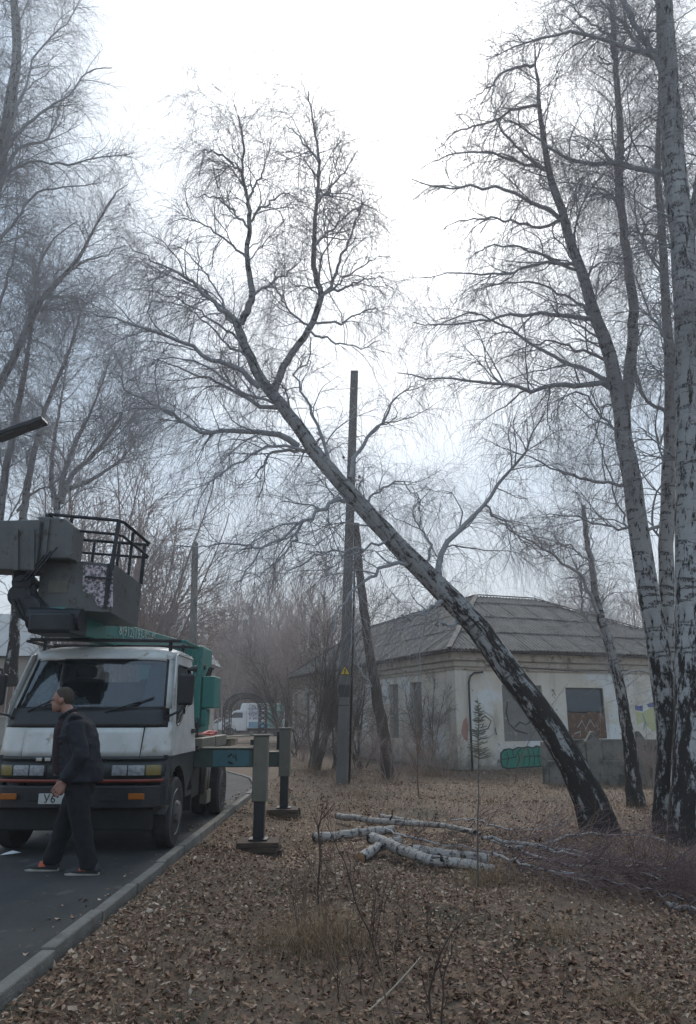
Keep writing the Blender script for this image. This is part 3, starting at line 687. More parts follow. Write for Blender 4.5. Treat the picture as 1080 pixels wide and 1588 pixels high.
for z, sx in ((8.9, -1), (8.3, 1), (7.9, -1), (7.35, 1)):
    q = pp(z, sx * .10); MB().tube([q, q + Vector((sx * .12, 0, .0)), q + Vector((sx * .14, 0, .06))], .012, 6).tube([q + Vector((sx * .14, 0, .05)), q + Vector((sx * .14, 0, .08)), q + Vector((sx * .14, 0, .14))], [.03, .045, .02], 8).build('insulator', M['grey_plastic'], pole, smooth=True)
q = P(300, 1010, 30); tp = P(303, 843, 30)
fp = empty('wooden_pole', (q.x, q.y, -.1), 'round topped weathered pole standing far behind the truck boom', 'utility pole')
MB().tube([(0, 0, -.2), (0.02, 0, 3), (tp.x - q.x, 0, tp.z + .1), (tp.x - q.x, 0, tp.z + .2)], [.17, .16, .13, .06], 12).build('shaft', M['fence'], fp, smooth=True)
for z, sx in ((6.9, 1), (7.5, -1)):
    MB().tube([(.1 + sx * .1, 0, z), (.1 + sx * .24, 0, z), (.1 + sx * .26, 0, z + .12)], .03, 6).build('insulator', M['grey_plastic'], fp)
# wires running down to the left from the pole
for i, (z, px, py, lab) in enumerate(((8.4, 214, 940, 'uppermost'), (7.9, 224, 962, 'middle'), (7.4, 240, 975, 'lowest'))):
    a = pb + pp(z); b = P(px, py, 46); pts = []
    for t in [j / 14 for j in range(15)]:
        p = a.lerp(b, t); p.z -= .9 * 4 * t * (1 - t) * .5; pts.append(p)
    tag(MB().tube(pts, .009, 5).build('overhead_wire', M['black']), lab + ' of three thin wires sloping down left from the concrete pole', 'wire', 'overhead wires')
# street lamp: pole beyond the left edge, head reaching in
q = P(70, 652, 12.5); ql = P(-10, 684, 12.5)
lampb = Vector((ql.x - .9, 12.5, 0)); lp = empty('street_lamp', lampb, 'flat dark street lamp head reaching over the road at the left edge', 'street lamp')
MB().tube([(0, 0, -.2), (0, 0, ql.z - .25), (.1, 0, ql.z - .12), tuple(ql - lampb + Vector((-.2, 0, -.02)))], [.08, .06, .05, .035], 10).build('pole', M['black_metal'], lp, smooth=True)
a = ql - lampb + Vector((-.25, 0, -.05)); b = q - lampb
MB().bar(a, b, .30, .085, up=(0, 0, 1)).build('lamp_head', M['black_metal'], lp, bevel=.02)
MB().bar(a + Vector((.35, 0, .07)), b + Vector((-.08, 0, -.052)), .24, .02).build('diffuser', M['grey_plastic'], lp)

# ================================================================ far buildings, van, car, arch
def at(px, py, Y): return P(px, py, Y)
fb = empty('long_grey_roofed_building', (-24, 42, -.1), 'long pale building with a grey metal roof far behind the truck', 'building')
x0, x1 = at(-260, 1000, 42).x + 24, at(288, 1000, 42).x + 24
zt, ze = at(0, 948, 45).z, at(0, 1013, 41).z
MB().box(x0, x1, 0, 10, -.2, ze - .1).build('wall', M['brick_wall'], fb)
n_ = int((x1 - x0) / 1.1)
rf = MB().add([(x0 - .4, -.5, ze), (x1 + .4, -.5, ze), (x1 - 1.5, 5, zt + .2), (x0 + 1.5, 5, zt + .2), (x0 - .4, 10.5, ze), (x1 + .4, 10.5, ze)], [(0, 1, 2, 3), (3, 2, 5, 4), (0, 3, 4), (1, 5, 2)]).build('roof', M['far_roof'], fb)
for i in range(n_):
    x = x0 + .3 + i * 1.1
    if x < x1 - 2: MB().bar((x + 1.2, -.5, ze + .02), (x + 1.2, 4.95, zt + .2), .05, .06).build('roof_seam', M['far_roof'], rf)
for i in range(9):
    x = x1 - 1.4 - i * 2.5
    if x - 1.3 < x0: break
    fr = MB().box(x - 1.15, x, -.10, -.003, 1.5, 3.4).build('window', M['plate'], fb)
    for q in range(3): MB().box(x - 1.07 + q * .34, x - 1.07 + q * .34 + .28, -.12, -.102, 1.6, 3.3).build('pane', M['brown_brick'], fr)
sh = empty('brown_shed', at(425, 1130, 74), 'low brown shed roof showing between bushes above the delivery van', 'shed')
sh.location.z = -.1; MB().box(-6, 6, 0, 5, 0, 3.0).build('wall', M['brown_wall'], sh)
MB().add([(-6.4, -.4, 3.01), (6.4, -.4, 3.01), (6.4, 2.5, 4.6), (-6.4, 2.5, 4.6), (-6.4, 5.4, 3.01), (6.4, 5.4, 3.01)], [(0, 1, 2, 3), (3, 2, 5, 4), (0, 3, 4), (1, 5, 2)]).build('roof', M['brown_wall'], sh)
# van: faces left, box body behind
VY = 62.0; vb = G(345, 1137, -.15); k_ = (VY * CP - 1.6 * SP) / FPX
def vx(px): return (px - 540) * k_
def vz(py): return P(400, py, VY).z
van = empty('delivery_van', (vx(396), VY, -.12), 'white box van with blue lettering parked behind the metal arch', 'van')
ox, oz = vx(396), -.12
V2 = lambda px, py: (vx(px) - ox, vz(py) - oz)
cab_ = [V2(341, 1131), V2(341, 1121), V2(348, 1116), V2(356, 1112), V2(364, 1103), V2(370, 1101), V2(384.6, 1101), V2(384.6, 1133), V2(369, 1133), V2(367, 1126), V2(358, 1124), V2(351, 1127), V2(349, 1133)]
MB().prism(cab_, 'y', -.95, .95).build('cab', M['van_white'], van, bevel=.05)
MB().prism([V2(357, 1113), V2(365, 1105), V2(378, 1105), V2(378, 1113)], 'y', -.965, -.952).build('side_window', M['dark_glass'], van)
MB().prism([V2(373, 1101), V2(376, 1091), V2(384.4, 1091), V2(384.4, 1101)], 'y', -.85, .85).build('fairing', M['van_white'], van, bevel=.05)
a, b = V2(385, 1129), V2(442, 1091)
MB().box(a[0], b[0], -1.05, 1.05, a[1], b[1]).build('cargo_box', M['van_white'], van, bevel=.04)
MB().prism([V2(388, 1128), V2(388, 1119.5), V2(404, 1119.5), V2(404, 1128)], 'y', -1.062, -1.053).build('blue_panel', M['van_blue'], van)
MB().prism([V2(419, 1128), V2(416, 1110), V2(419, 1092), V2(441, 1092), V2(441, 1128)], 'y', -1.062, -1.053).build('printed_panel', M['van_print'], van)
MB().prism([V2(404.5, 1128), V2(404.5, 1121), V2(418, 1121), V2(418.4, 1128)], 'y', -1.062, -1.053).build('blue_panel', M['van_blue'], van)
def text(s, size, loc, rot, m, par, name='lettering', ext=.003, align='CENTER', sx=1):
    c = bpy.data.curves.new(name, 'FONT'); c.body = s; c.size = size; c.extrude = ext; c.align_x = align; c.align_y = 'CENTER'; c.resolution_u = 2
    c.materials.append(M[m]); t_ = bpy.data.objects.new('t', c)
    me = bpy.data.meshes.new_from_object(t_); bpy.data.objects.remove(t_)
    o = link(name, me, par, M[m]); o.location = loc; o.rotation_euler = rot; o.scale = (sx, 1, 1)
    return o
for s_, px, py, sz_ in (('Грузо', 397, 1095.5, .34), ('перевозки', 401, 1099.5, .30), ('Доставка', 402, 1105, .34), ('мебели', 400, 1109, .34), ('и вещей', 401, 1113.5, .34), ):
    q = V2(px, py); text(s_, sz_, (q[0], -1.056, q[1]), (R(90), 0, 0), 'paint_blue', van, ext=.004)
q = V2(396, 1124); text('220', .42, (q[0], -1.066, q[1]), (R(90), 0, 0), 'plate', van)
for px in (359, 432):
    q = V2(px, 1131.5); w_ = MB().lathe([(-.98, .20), (-.985, .34), (-.76, .36), (-.74, .2)], 18, 'y', (q[0], 0, .36)).build('wheel', M['rubber'], van, smooth=True)
    MB().lathe([(-.995, .05), (-.992, .19), (-.98, .2)], 12, 'y', (q[0], 0, .36)).build('hub', M['rim'], w_)
MB().box(*[v for v in (V2(386, 1131)[0], V2(440, 1131)[0])], -.8, .8, .45, V2(400, 1129)[1] - .02).build('chassis', M['dark_metal'], van)
cr_ = empty('parked_car', (vx(325), 70, -.12), 'small white car half hidden between the bed of the truck and the van', 'car')
kk = 70 / VY
cp = [(-1.9, .25), (-1.95, .75), (-1.2, .95), (-.6, 1.42), (.7, 1.45), (1.3, 1.0), (1.9, .92), (1.95, .3)]
MB().prism(cp, 'y', -.8, .8).build('body', M['van_white'], cr_, bevel=.08)
MB().prism([(-1.05, .97), (-.52, 1.36), (.62, 1.38), (1.12, 1.0)], 'y', -.812, -.802).build('side_window', M['dark_glass'], cr_)
MB().box(-1.965, -1.952, -.7, -.45, .62, .74).build('headlight', M['lens'], cr_)
for x in (-1.2, 1.2): MB().lathe([(-.82, .1), (-.83, .28), (-.6, .31), (-.59, .1)], 16, 'y', (x, 0, .31)).build('wheel', M['rubber'], cr_)
# metal lattice arch
AY = 50.0; ka = (AY * CP - 1.6 * SP) / FPX; ax0, ax1 = (351 - 540) * ka, (407 - 540) * ka; azt = P(378, 1075, AY).z
ar = empty('garden_arch', ((ax0 + ax1) / 2, AY, -.15), 'black wrought metal lattice arch in front of the delivery van', 'arch')
hw = (ax1 - ax0) / 2
def archpts(r, zs, n=18):
    return [(-r, 0)] + [(-r * math.cos(math.pi * i / n), zs + r * .78 * math.sin(math.pi * i / n)) for i in range(n + 1)] + [(r, 0)]
zs = azt + .15 - (hw + .2) * .78
for yy in (-.35, .35):
    for r in (hw + .22, hw - .22):
        MB().tube([(a, yy, b) for a, b in archpts(r, zs)], .035, 6).build('arch_rail', M['black_metal'], ar)
    po, pi = archpts(hw + .22, zs), archpts(hw - .22, zs); m_ = MB()
    for i in range(1, len(po) - 2):
        m_.tube([(po[i][0], yy, po[i][1]), (pi[i + 1][0], yy, pi[i + 1][1])], .02, 4); m_.tube([(pi[i][0], yy, pi[i][1]), (po[i + 1][0], yy, po[i + 1][1])], .02, 4)
    for sx in (-1, 1):
        for i in range(6):
            z = zs * i / 6; z2 = zs * (i + 1) / 6
            m_.tube([(sx * (hw + .22), yy, z), (sx * (hw - .22), yy, z2)], .02, 4); m_.tube([(sx * (hw - .22), yy, z), (sx * (hw + .22), yy, z2)], .02, 4)
    m_.build('lattice', M['black_metal'], ar)
# low rail and thin post beyond the outriggers
lr = empty('low_rail', G(372, 1163), 'thin pale low rail crossing the leaves behind the outriggers', 'rail')
MB().tube([(-1.2, 0, .33), (4.5, 0, .33)], .03, 6).build('rail_bar', M['plank'], lr)
for x in (-1.1, 1.7, 4.4): MB().tube([(x, 0, -.1), (x, 0, .34 if x < 4 else 1.3)], .03, 6).build('post', M['plank'], lr)
# ================================================================ TRUCK with lift
TX, TY = -3.06, 9.5
trk = empty('lift_truck', (TX, TY, 0), 'white cabbed lift truck with green boom, raised grey basket and outriggers down', 'truck')
def T(px, py, Yw): p = P(px, py, Yw); return Vector((p.x - TX, p.y - TY, p.z))
PROF = [(.40, -.52), (.62, -.60), (.75, -.62), (1.04, -.625), (1.37, -.585), (1.58, -.50), (2.20, -.15), (2.30, -.02), (2.345, .16), (2.36, .5), (2.36, .98)]
def hwz(z): return 1.0 - .13 * max(0, z - 1.4)
def lerp_tab(tab, t):
    for (a, b), (c, d) in zip(tab, tab[1:]):
        if t <= c: return b + (d - b) * (t - a) / max(c - a, 1e-9)
    return tab[-1][1]
def FP(u, z, off=0):
    y = lerp_tab(PROF[:7], z); k = abs(u)
    return Vector((u * hwz(z) * (1 + off * .0), y + .06 * k * k + .16 * k ** 9 - off, z))
def patch(u0, u1, z0, z1, off=0, nu=14, nz=5, sh=None):
    vs = []; fs = []
    for i in range(nu + 1):
        for j in range(nz + 1):
            t = j / nz; s_ = i / nu
            a0, a1 = (u0, u1) if sh is None else (u0 + sh[0] * t, u1 + sh[1] * t)
            vs.append(FP(a0 + (a1 - a0) * s_, z0 + (z1 - z0) * t, off))
    for i in range(nu):
        for j in range(nz):
            a = i * (nz + 1) + j; fs.append((a, a + nz + 1, a + nz + 2, a + 1))
    return MB().add(vs, fs)
cabm = MB()
# pillars, header and roof: the cab's own body
hdr = [(2.17, -.167), (2.22, -.135), (2.29, -.05), (2.33, .06), (2.355, .25), (2.36, .6), (2.35, .92), (2.31, .98)]
vs = []; nu = 24
for z, y in hdr:
    for i in range(nu + 1):
        u = -1 + 2 * i / nu; k = abs(u)
        vs.append((u * hwz(min(z, 2.2)), y + (.06 * k * k + .16 * k ** 9) * max(0, 1 - (z - 2.17) * 5), z - .085 * k ** 8 * (1 if z > 2.3 else .4)))
fs = [(r * (nu + 1) + i, r * (nu + 1) + i + 1, (r + 1) * (nu + 1) + i + 1, (r + 1) * (nu + 1) + i) for r in range(len(hdr) - 1) for i in range(nu)]
cabm.add(vs, fs)
for s in (-1, 1):
    p = patch(s * .90, s * 1.0, 1.585, 2.17, 0, 6, 6, (-s * .0, 0)); cabm.add(p.v, p.f)
    for (yy, z0, z1) in ((.955, 1.04, 2.30),):
        cabm.add([(s * hwz(z0), yy, z0), (s * hwz(z1), yy, z1), (s * (hwz(z1) - .10), .985, z1), (s * (hwz(z0) - .1), .985, z0)], [(0, 1, 2, 3)])
panel2d(cabm, [(-.92, .78), (.92, .78), (.88, 2.30), (-.88, 2.30)], [[(-.45, 1.95), (.5, 1.95), (.5, 2.18), (-.45, 2.18)]], lambda a, b: (a, .98, b))
cab = cabm.build('cab', M['white_paint'], trk, solid=.02, smooth=True)
# front panels: bonnet centre and two corner panels with seams between
patch(-.675, .670, 1.05, 1.365, .004, 16, 5, (0, .022)).build('front_panel', M['white_paint'], cab, solid=.012, smooth=True)
patch(-1, -.687, 1.05, 1.43, .0, 8, 5, (0, .03)).build('corner_panel', M['white_paint'], cab, solid=.012, smooth=True)
patch(.679, 1, 1.05, 1.43, .0, 8, 5, (.032, 0)).build('corner_panel', M['white_paint'], cab, solid=.012, smooth=True)
patch(-.95, .94, 1.37, 1.585, .008, 18, 4).build('cowl_panel', M['black_plastic'], cab, solid=.012, smooth=True)
for s in (-1, 1): patch(s * .95, s, 1.43, 1.585, .0, 3, 3).build('pillar_foot', M['white_paint'], cab, solid=.012, smooth=True)
ws = patch(-.895, .895, 1.60, 2.165, -.006, 20, 8).build('windscreen', M['glass'], cab, smooth=True)
for pts in ([FP(-.9, 1.593, .006), FP(-.5, 1.593, .006), FP(0, 1.593, .006), FP(.5, 1.593, .006), FP(.9, 1.593, .006)], [FP(-.9, 2.172, .006), FP(-.45, 2.172, .006), FP(0, 2.172, .006), FP(.45, 2.172, .006), FP(.9, 2.172, .006)], [FP(-.9, 1.59, .006), FP(-.9, 2.17, .006)], [FP(.9, 1.59, .006), FP(.9, 2.17, .006)]):
    MB().tube(pts, .013, 6).build('seal', M['black_plastic'], ws, smooth=True)
# sheets behind the glass: side ones painted as its reflections, plus dash papers
def glass_sheet(u0, u1, z0, z1, m, amp, nm, sh):
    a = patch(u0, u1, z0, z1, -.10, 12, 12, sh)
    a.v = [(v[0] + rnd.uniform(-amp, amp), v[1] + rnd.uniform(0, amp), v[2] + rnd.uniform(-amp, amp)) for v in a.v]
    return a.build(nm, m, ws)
M['reflection_paper'] = mat('reflection_and_paper', (.20, .235, .235), (.34, .38, .36), rough=.5, scale=3, c3=(.10, .13, .14), s3=5, t3=.52)
M['blue_grey'] = mat('blue_grey_reflection', (.09, .10, .12), (.13, .145, .165), rough=.6, scale=2)
glass_sheet(-.86, -.56, 1.64, 2.13, M['reflection_paper'], .02, 'reflection_sheet', (.06, -.02))
glass_sheet(-.5, .0, 1.60, 1.72, M['reflection_paper'], .02, 'dash_papers', (.1, -.12))
glass_sheet(.60, .86, 1.62, 2.13, M['blue_grey'], .003, 'reflection_sheet', (.06, 0))
for (a, b, c_) in (((-.72, 1.545), (-.36, 1.72), .03), ((.22, 1.54), (.62, 1.66), .03)):
    MB().tube([FP(a[0], a[1], .02), FP((a[0] + b[0]) / 2, (a[1] + b[1]) / 2, .045), FP(b[0], b[1], .03)], .009, 6).build('wiper', M['black'], cab)
    MB().bar(FP(b[0] - .22, b[1] - .10, .02), FP(b[0] + .16, b[1] + .055, .02), .012, .018).build('wiper_blade', M['black'], cab)
# doors with window
def side(s):
    fx_ = lambda a, b: (s * (hwz(b) + .002), a, b)
    hole = [(-.30, 1.42), (-.24, 1.385), (-.10, 1.41), (.10, 1.50), (.40, 1.62), (.72, 1.66), (.77, 1.72), (.77, 2.06), (.71, 2.12), (.06, 2.12), (.0, 2.08)]
    outer = [(-.385, 1.05), (.94, 1.05), (.94, 2.24), (.02, 2.24), (-.06, 2.20), (-.385, 1.62)]
    d = panel2d(MB(), outer, [hole], fx_).build('door', M['white_paint'], cab, solid=.012)
    gl = panel2d(MB(), hole, [], lambda a, b: (s * (hwz(b) - .008), a, b)).build('side_window', M['side_glass'], d)
    fr = MB().tube([(s * (hwz(b) + .006), a, b) for a, b in hole + [hole[0]]], .011, 6).build('window_seal', M['black_plastic'], d)
    MB().box(*sorted((s * 1.004, s * 1.03)), .62, .80, 1.28, 1.34).build('handle', M['black_plastic'], d, bevel=.01)
    MB().tube([(s * 1.012, .86, 1.22), (s * 1.04, .86, 1.24), (s * 1.04, .86, 1.46), (s * 1.012, .86, 1.48)], .012, 6).build('grab_handle', M['black_plastic'], d)
    MB().add([(s * hwz(b), a, b) for a, b in [(-.41, 1.05), (-.393, 1.05), (-.393, 1.62), (-.41, 1.59)]], [(0, 1, 2, 3)])
    # drip rail
    MB().tube([(s * (hwz(1.62) + .01), -.385, 1.63), (s * (hwz(2.2) + .01), -.06, 2.215), (s * (hwz(2.25) + .01), .05, 2.255), (s * (hwz(2.25) + .01), .95, 2.255)], .014, 6).build('drip_rail', M['white_paint'], cab, smooth=True)
    # wheel arch in dark plastic
    arc = [(.50 * math.cos(t), .42 + .50 * math.sin(t)) for t in [math.pi * i / 12 for i in range(13)]]
    poly = [(.92, 1.045), (-.47, 1.045), (-.50, .80), (-.49, .5)] + [(-a if False else -abs(arc[0][0]) * 1.0, .42)] + [(a, b) for a, b in arc[::-1]][1:-1] + [(.50, .5), (.62, .6), (.92, .8)]
    ar_ = MB(); ar_.prism(poly, 'x', *sorted((s * .90, s * .992))); ar_.build('wheel_arch', M['grey_plastic'], trk)
    MB().box(*sorted((s * .82, s * .99)), .56, .9, .50, .56).build('step', M['grey_plastic'], trk, bevel=.01)
    # corner fill between front curve and door
    c_ = MB(); q = [1.05, 1.25, 1.43, 1.62]
    vs_ = [FP(s, z) for z in q] + [Vector((s * hwz(z), -.39, z)) for z in q]
    c_.add(vs_, [(i, i + 1, 5 + i, 4 + i) for i in range(3)]); c_.build('corner_panel', M['white_paint'], cab, solid=.01)
    q = [1.62, 1.8, 2.0, 2.17]; ys_ = [-.39, -.29, -.17, -.075]
    c_ = MB(); c_.add([FP(s, z) for z in q] + [Vector((s * hwz(z), y, z)) for z, y in zip(q, ys_)], [(i, i + 1, 5 + i, 4 + i) for i in range(3)]); c_.build('pillar', M['white_paint'], cab, solid=.01)
side(1); side(-1)
# grille strip, headlamps, stripe, bumper
patch(-1, 1, 1.012, 1.046, .012, 20, 1).build('trim_strip', M['grey_plastic'], trk, solid=.02, smooth=True)
patch(-1, 1, .78, 1.01, -.01, 22, 2).build('grille', M['grey_plastic'], trk, solid=.02, smooth=True)
for s in (-1, 1):
    hl = patch(*sorted((s * .37, s * .95)), .835, .965, .012, 10, 2).build('headlight', M['grey_plastic'], trk, solid=.03, smooth=True)
    for a, b, m in ((.385, .55, 'lens'), (.565, .745, 'lens'), (.76, .915, 'yellow_lens')):
        patch(*sorted((s * a, s * b)), .845, .957, .030, 4, 2).build('lamp', M[m], hl, solid=.012, smooth=True, bevel=.004)
    MB().box(*sorted((s * .62, s * .80)), -.755, -.735, .602, .668).build('fog_lamp', M['amber'], trk, bevel=.008)
patch(-1.0, 1.0, (.772), .805, .022, 22, 1).build('red_stripe', M['red'], trk, solid=.02, smooth=True)
for i in range(3): MB().box(-.30 + .1 * i - .48 + .3, -.30 + .1 * i - .41 + .3, -.672, -.655, 1.012 - .012, 1.052 - .012).build('badge', M['chrome'], trk, bevel=.006)
bp = []
for i in range(25):
    u = -1 + i / 12; k = abs(u); bp.append((u * 1.005, -.70 + .05 * k * k + .22 * k ** 10))
bm_ = MB(); pts_in = [(x * .95, y + .10) for x, y in bp]
bm_.loft([[(x, y, z) for x, y in bp] + [(x, y, z) for x, y in pts_in[::-1]] for z in (.50, .74)])
bm_.build('bumper', M['black_plastic'], trk, bevel=.015)
for s in (-1, 1):
    MB().box(*sorted((s * .28, s * .52)), -.712, -.706, .585, .655).build('bumper_slot', M['black'], trk, bevel=.004)
pl_ = T(62, 1234, 8.8); x0 = pl_.x
plt = MB().box(x0, x0 + .52, -.735, -.725, .555, .665).build('number_plate', M['plate'], trk, bevel=.004)
text('У6', .125, (x0 + .125, -.7375, .607), (R(90), 0, 0), 'black', plt, 'plate_lettering', .001)
MB().hexa([(.70, -.50, .40), (.97, -.46, .44), (.72, -.40, .38), (.97, -.32, .42), (.76, -.56, .50), (1.0, -.52, .52), (.78, -.42, .47), (.99, -.30, .50)]).build('bent_splash_guard', M['rim'], trk, bevel=.01)
MB().box(-.86, .86, -.58, -.50, .26, .49).build('front_valance', M['dark_metal'], trk, bevel=.02)
MB().box(-.62, .62, -.48, 1.05, .34, 1.02).build('engine_block', M['dark_metal'], trk)
MB().box(-.97, .97, -.50, .96, 1.02, 1.06).build('cab_floor', M['interior'], cab)
MB().box(-.86, .86, -.42, -.16, 1.07, 1.55).build('dashboard', M['interior'], cab, bevel=.04)
for x in (-.5, .48):
    st = MB().box(x - .26, x + .26, .25, .75, 1.07, 1.42).box(x - .25, x + .25, .72, .90, 1.30, 1.98).build('seat', M['interior'], cab, bevel=.05)
    MB().box(x - .13, x + .13, .76, .88, 2.0, 2.15).build('headrest', M['interior'], st, bevel=.04)
MB().tube([(-.5 + .2 * math.cos(t), .0 + .10 * math.sin(t), 1.62 + .17 * math.sin(t)) for t in [math.pi * 2 * i / 20 for i in range(21)]], .015, 6).build('steering_wheel', M['black_plastic'], cab)
MB().box(-.86, .86, .90, .95, 1.05, 1.94).build('rear_panel', M['interior'], cab)
MB().box(-.8, .8, -.05, .95, 2.19, 2.23).build('headliner', M['interior'], cab)
# mirrors
for s in (-1, 1):
    MB().tube([FP(s * .90, 1.47, .01), FP(s * .96, 1.50, .06), (s * 1.06, -.52, 1.54), (s * 1.11, -.40, 1.60)], .014, 8).build('mirror_arm', M['black_plastic'], cab, smooth=True)
    mb = MB().tube([(s * 1.11, -.38, 1.52), (s * 1.11, -.38, 2.05)], .014, 8).build('mirror_rod', M['black_plastic'], cab, smooth=True)
    mi = MB().hexa([(s * 1.125 - .10, -.44, 1.62), (s * 1.125 + .085, -.44, 1.62), (s * 1.125 - .10, -.37, 1.62), (s * 1.125 + .085, -.37, 1.62), (s * 1.125 - .09, -.46, 1.985), (s * 1.125 + .10, -.46, 1.985), (s * 1.125 - .09, -.38, 1.985), (s * 1.125 + .10, -.38, 1.985)]).build('mirror', M['black_plastic'], cab, bevel=.03, seg=3)
    MB().tube([(s * 1.11, -.38, 2.03), (s * 1.18, -.36, 2.05), (s * 1.22, -.34, 2.05)], [.012, .03, .045], 10).build('round_mirror', M['grey_plastic'], cab, smooth=True)
# roof rack / boom rest over the cab
for y, z in ((.02, 2.435), (.80, 2.43)):
    MB().bar((-.98, y, z), (.98, y, z - .02), .09, .04).build('rack_bar', M['black_metal'], trk, bevel=.01)
for x in (-.98, .98): MB().bar((x, -.05, 2.41), (x, .9, 2.41), .06, .035).build('rack_bar', M['green'] if x > 0 else M['black_metal'], trk, bevel=.01)
for x in (-.8, .8):
    for y in (.05, .78): MB().box(x - .02, x + .02, y - .02, y + .02, 2.30, 2.44).build('rack_foot', M['black_metal'], trk)
# wheels
def wheel(x, y, s, r=.395, dual=False):
    t_ = MB().lathe([(s * -.20, r * .62), (s * -.205, r * .93), (s * -.17, r), (s * -.03, r), (s * .0, r * .93), (s * -.005, r * .66)], 36, 'x', (x, y, r)).build('wheel', M['rubber'], trk, smooth=False)
    rm = MB().lathe([(s * -.012, r * .66), (s * .004, r * .64), (s * -.03, r * .60), (s * -.07, r * .50), (s * -.05, r * .34), (s * .02, r * .30), (s * .045, r * .22), (s * .05, .02)] if not dual else
                    [(s * -.012, r * .66), (s * .0, r * .64), (s * -.06, r * .6), (s * -.13, r * .5), (s * -.14, r * .3), (s * -.06, r * .24), (s * -.05, .02)], 30, 'x', (x, y, r)).build('rim', M['rim'], t_)
    for i in range(6):
        a = 2 * math.pi * i / 6 + .2; cy, cz = math.cos(a), math.sin(a)
        MB().lathe([(s * -.064, .01), (s * -.056, .032), (s * -.05, .001)], 8, 'x', (x, y + cy * r * .44, r + cz * r * .44)).build('hand_hole', M['black'], t_)
        MB().lathe([(s * -.05, .014), (s * .035, .014)], 6, 'x', (x, y + cy * r * .27, r + cz * r * .27)).build('wheel_nut', M['rim'], t_)
for s in (-1, 1):
    wheel(s * 1.0, 0, s)
    wheel(s * 1.05, 3.1, s, .39, True); wheel(s * .80, 3.1, s, .39, True)
MB().tube([(-.8, 0, .4), (.8, 0, .4)], .06, 8).build('axle', M['dark_metal'], trk); MB().tube([(-.8, 3.1, .4), (-.1, 3.1, .4), (0, 3.1, .4), (.1, 3.1, .4), (.8, 3.1, .4)], [.06, .06, .18, .06, .06], 10).build('axle', M['dark_metal'], trk)
for x in (-.4, .4): MB().box(x - .04, x + .04, -.3, 4.9, .60, .80).build('chassis_rail', M['dark_metal'], trk)
MB().box(-.95, .95, 1.03, 1.62, .42, 1.02).build('equipment_box', M['dark_metal'], trk, bevel=.02)
MB().box(.55, .96, 1.75, 2.40, .40, .80).build('fuel_tank', M['dark_metal'], trk, bevel=.04)
for i in range(2): MB().tube([(1.0, 1.75 + i * .2, .42), (1.02, 1.75 + i * .2, .78)], .03, 8).build('hydraulic_pipe', M['post_grey'], trk, smooth=True)
MB().box(.92, 1.03, 1.85, 2.15, .28, .46).build('valve_block', M['post_grey'], trk, bevel=.01)
MB().box(-1.0, 1.0, 1.15, 5.0, 1.02, 1.10).build('bed', M['dark_metal'], trk, bevel=.01)
for y0 in (1.2, 2.3): MB().box(.93, 1.05, y0, y0 + 1.0, 1.04, 1.20).build('bed_side', M['post_grey'], trk, bevel=.01)
MB().box(.80, 1.06, 3.75, 4.6, 1.0, 1.12).build('bed_side', M['plank'], trk, bevel=.01)
MB().box(.95, 1.06, 2.72, 3.50, .86, .90).build('mudguard', M['dark_metal'], trk, bevel=.01)
MB().tube([(.7, 2.2, 1.13), (.86, 2.6, 1.25), (.93, 2.9, 1.24)], [.05, .035, .03], 8).box(.70, .95, 2.35, 2.75, 1.11, 1.24).build('red_pump', M['red_plastic'], trk, bevel=.02)
MB().bar((.55, 1.9, 1.16), (1.22, 4.4, 1.15), .16, .03).build('loose_plank', M['plank'], trk)
MB().tube([(.3, 1.4, 1.14), (.5, 1.7, 1.2), (.8, 1.9, 1.22), (.95, 2.3, 1.18)], .03, 8).build('hose', M['wood'], trk, smooth=True)
# turret and boom
MB().lathe([(1.10, .5), (1.2, .5), (1.22, .42), (1.50, .42)], 20, 'z', (.05, 3.5, 0)).build('slewing_ring', M['black_metal'], trk)
tur = MB().box(-.45, .62, 3.1, 4.0, 1.18, 2.64).build('turret', M['green'], trk, bevel=.03)
MB().box(.625, .84, 3.15, 3.75, 1.62, 2.14).build('control_box', M['green'], tur, bevel=.02)
MB().box(.625, .72, 3.15, 3.5, 1.34, 1.60).build('valve_cover', M['green'], tur, bevel=.02)
for i in range(4): MB().tube([(.68, 3.2 + .1 * i, 2.14), (.72, 3.18 + .1 * i, 2.26), (.76, 3.15 + .1 * i, 2.28)], .012, 5).build('lever', M['black_metal'], tur)
for z in (1.8, 2.3): MB().lathe([(.622, .05), (.645, .045), (.648, .02)], 10, 'x', (0, 3.3, z)).build('cap', M['black_metal'], tur)
for i in range(5):
    a = rnd.uniform(0, 1); MB().tube([(.35, 3.0, 1.5 + i * .08), (.62, 3.0 + .05 * i, 1.3 + .1 * a), (.4, 2.9, 1.12)], .018, 6).build('hose', M['black'], tur, smooth=True)
B0, B1 = Vector((-.42, -.75, 2.54)), Vector((.12, 3.95, 2.50))
bd = (B1 - B0).normalized(); bs = Vector((bd.y, -bd.x, 0)).normalized(); up = Vector((0, 0, 1))
def bpnt(t, s, z): return B0.lerp(B1, t) + bs * s + up * z
boom = MB().hexa([bpnt(t, s, z) for (t, z0, z1) in ((0, -.08, .09),) for z in (z0, z1) for s in (-.13, .13)][:0] or
                 [bpnt(0, -.13, -.06), bpnt(0, .13, -.06), bpnt(1, -.17, -.2), bpnt(1, .17, -.2), bpnt(0, -.13, .20), bpnt(0, .13, .20), bpnt(1, -.17, .25), bpnt(1, .17, .25)]).build('boom', M['green'], trk, bevel=.012)
tl = bpnt(.47, .1555, .125); ang = math.atan2(bd.y, bd.x)
text('8(912)193-99-45', .20, tl, Matrix(((bd.x, 0, bs.x), (bd.y, 0, bs.y), (bd.z + .02, 1, 0))).to_euler(), 'text_white', boom, 'phone_number', .002, sx=1.02)
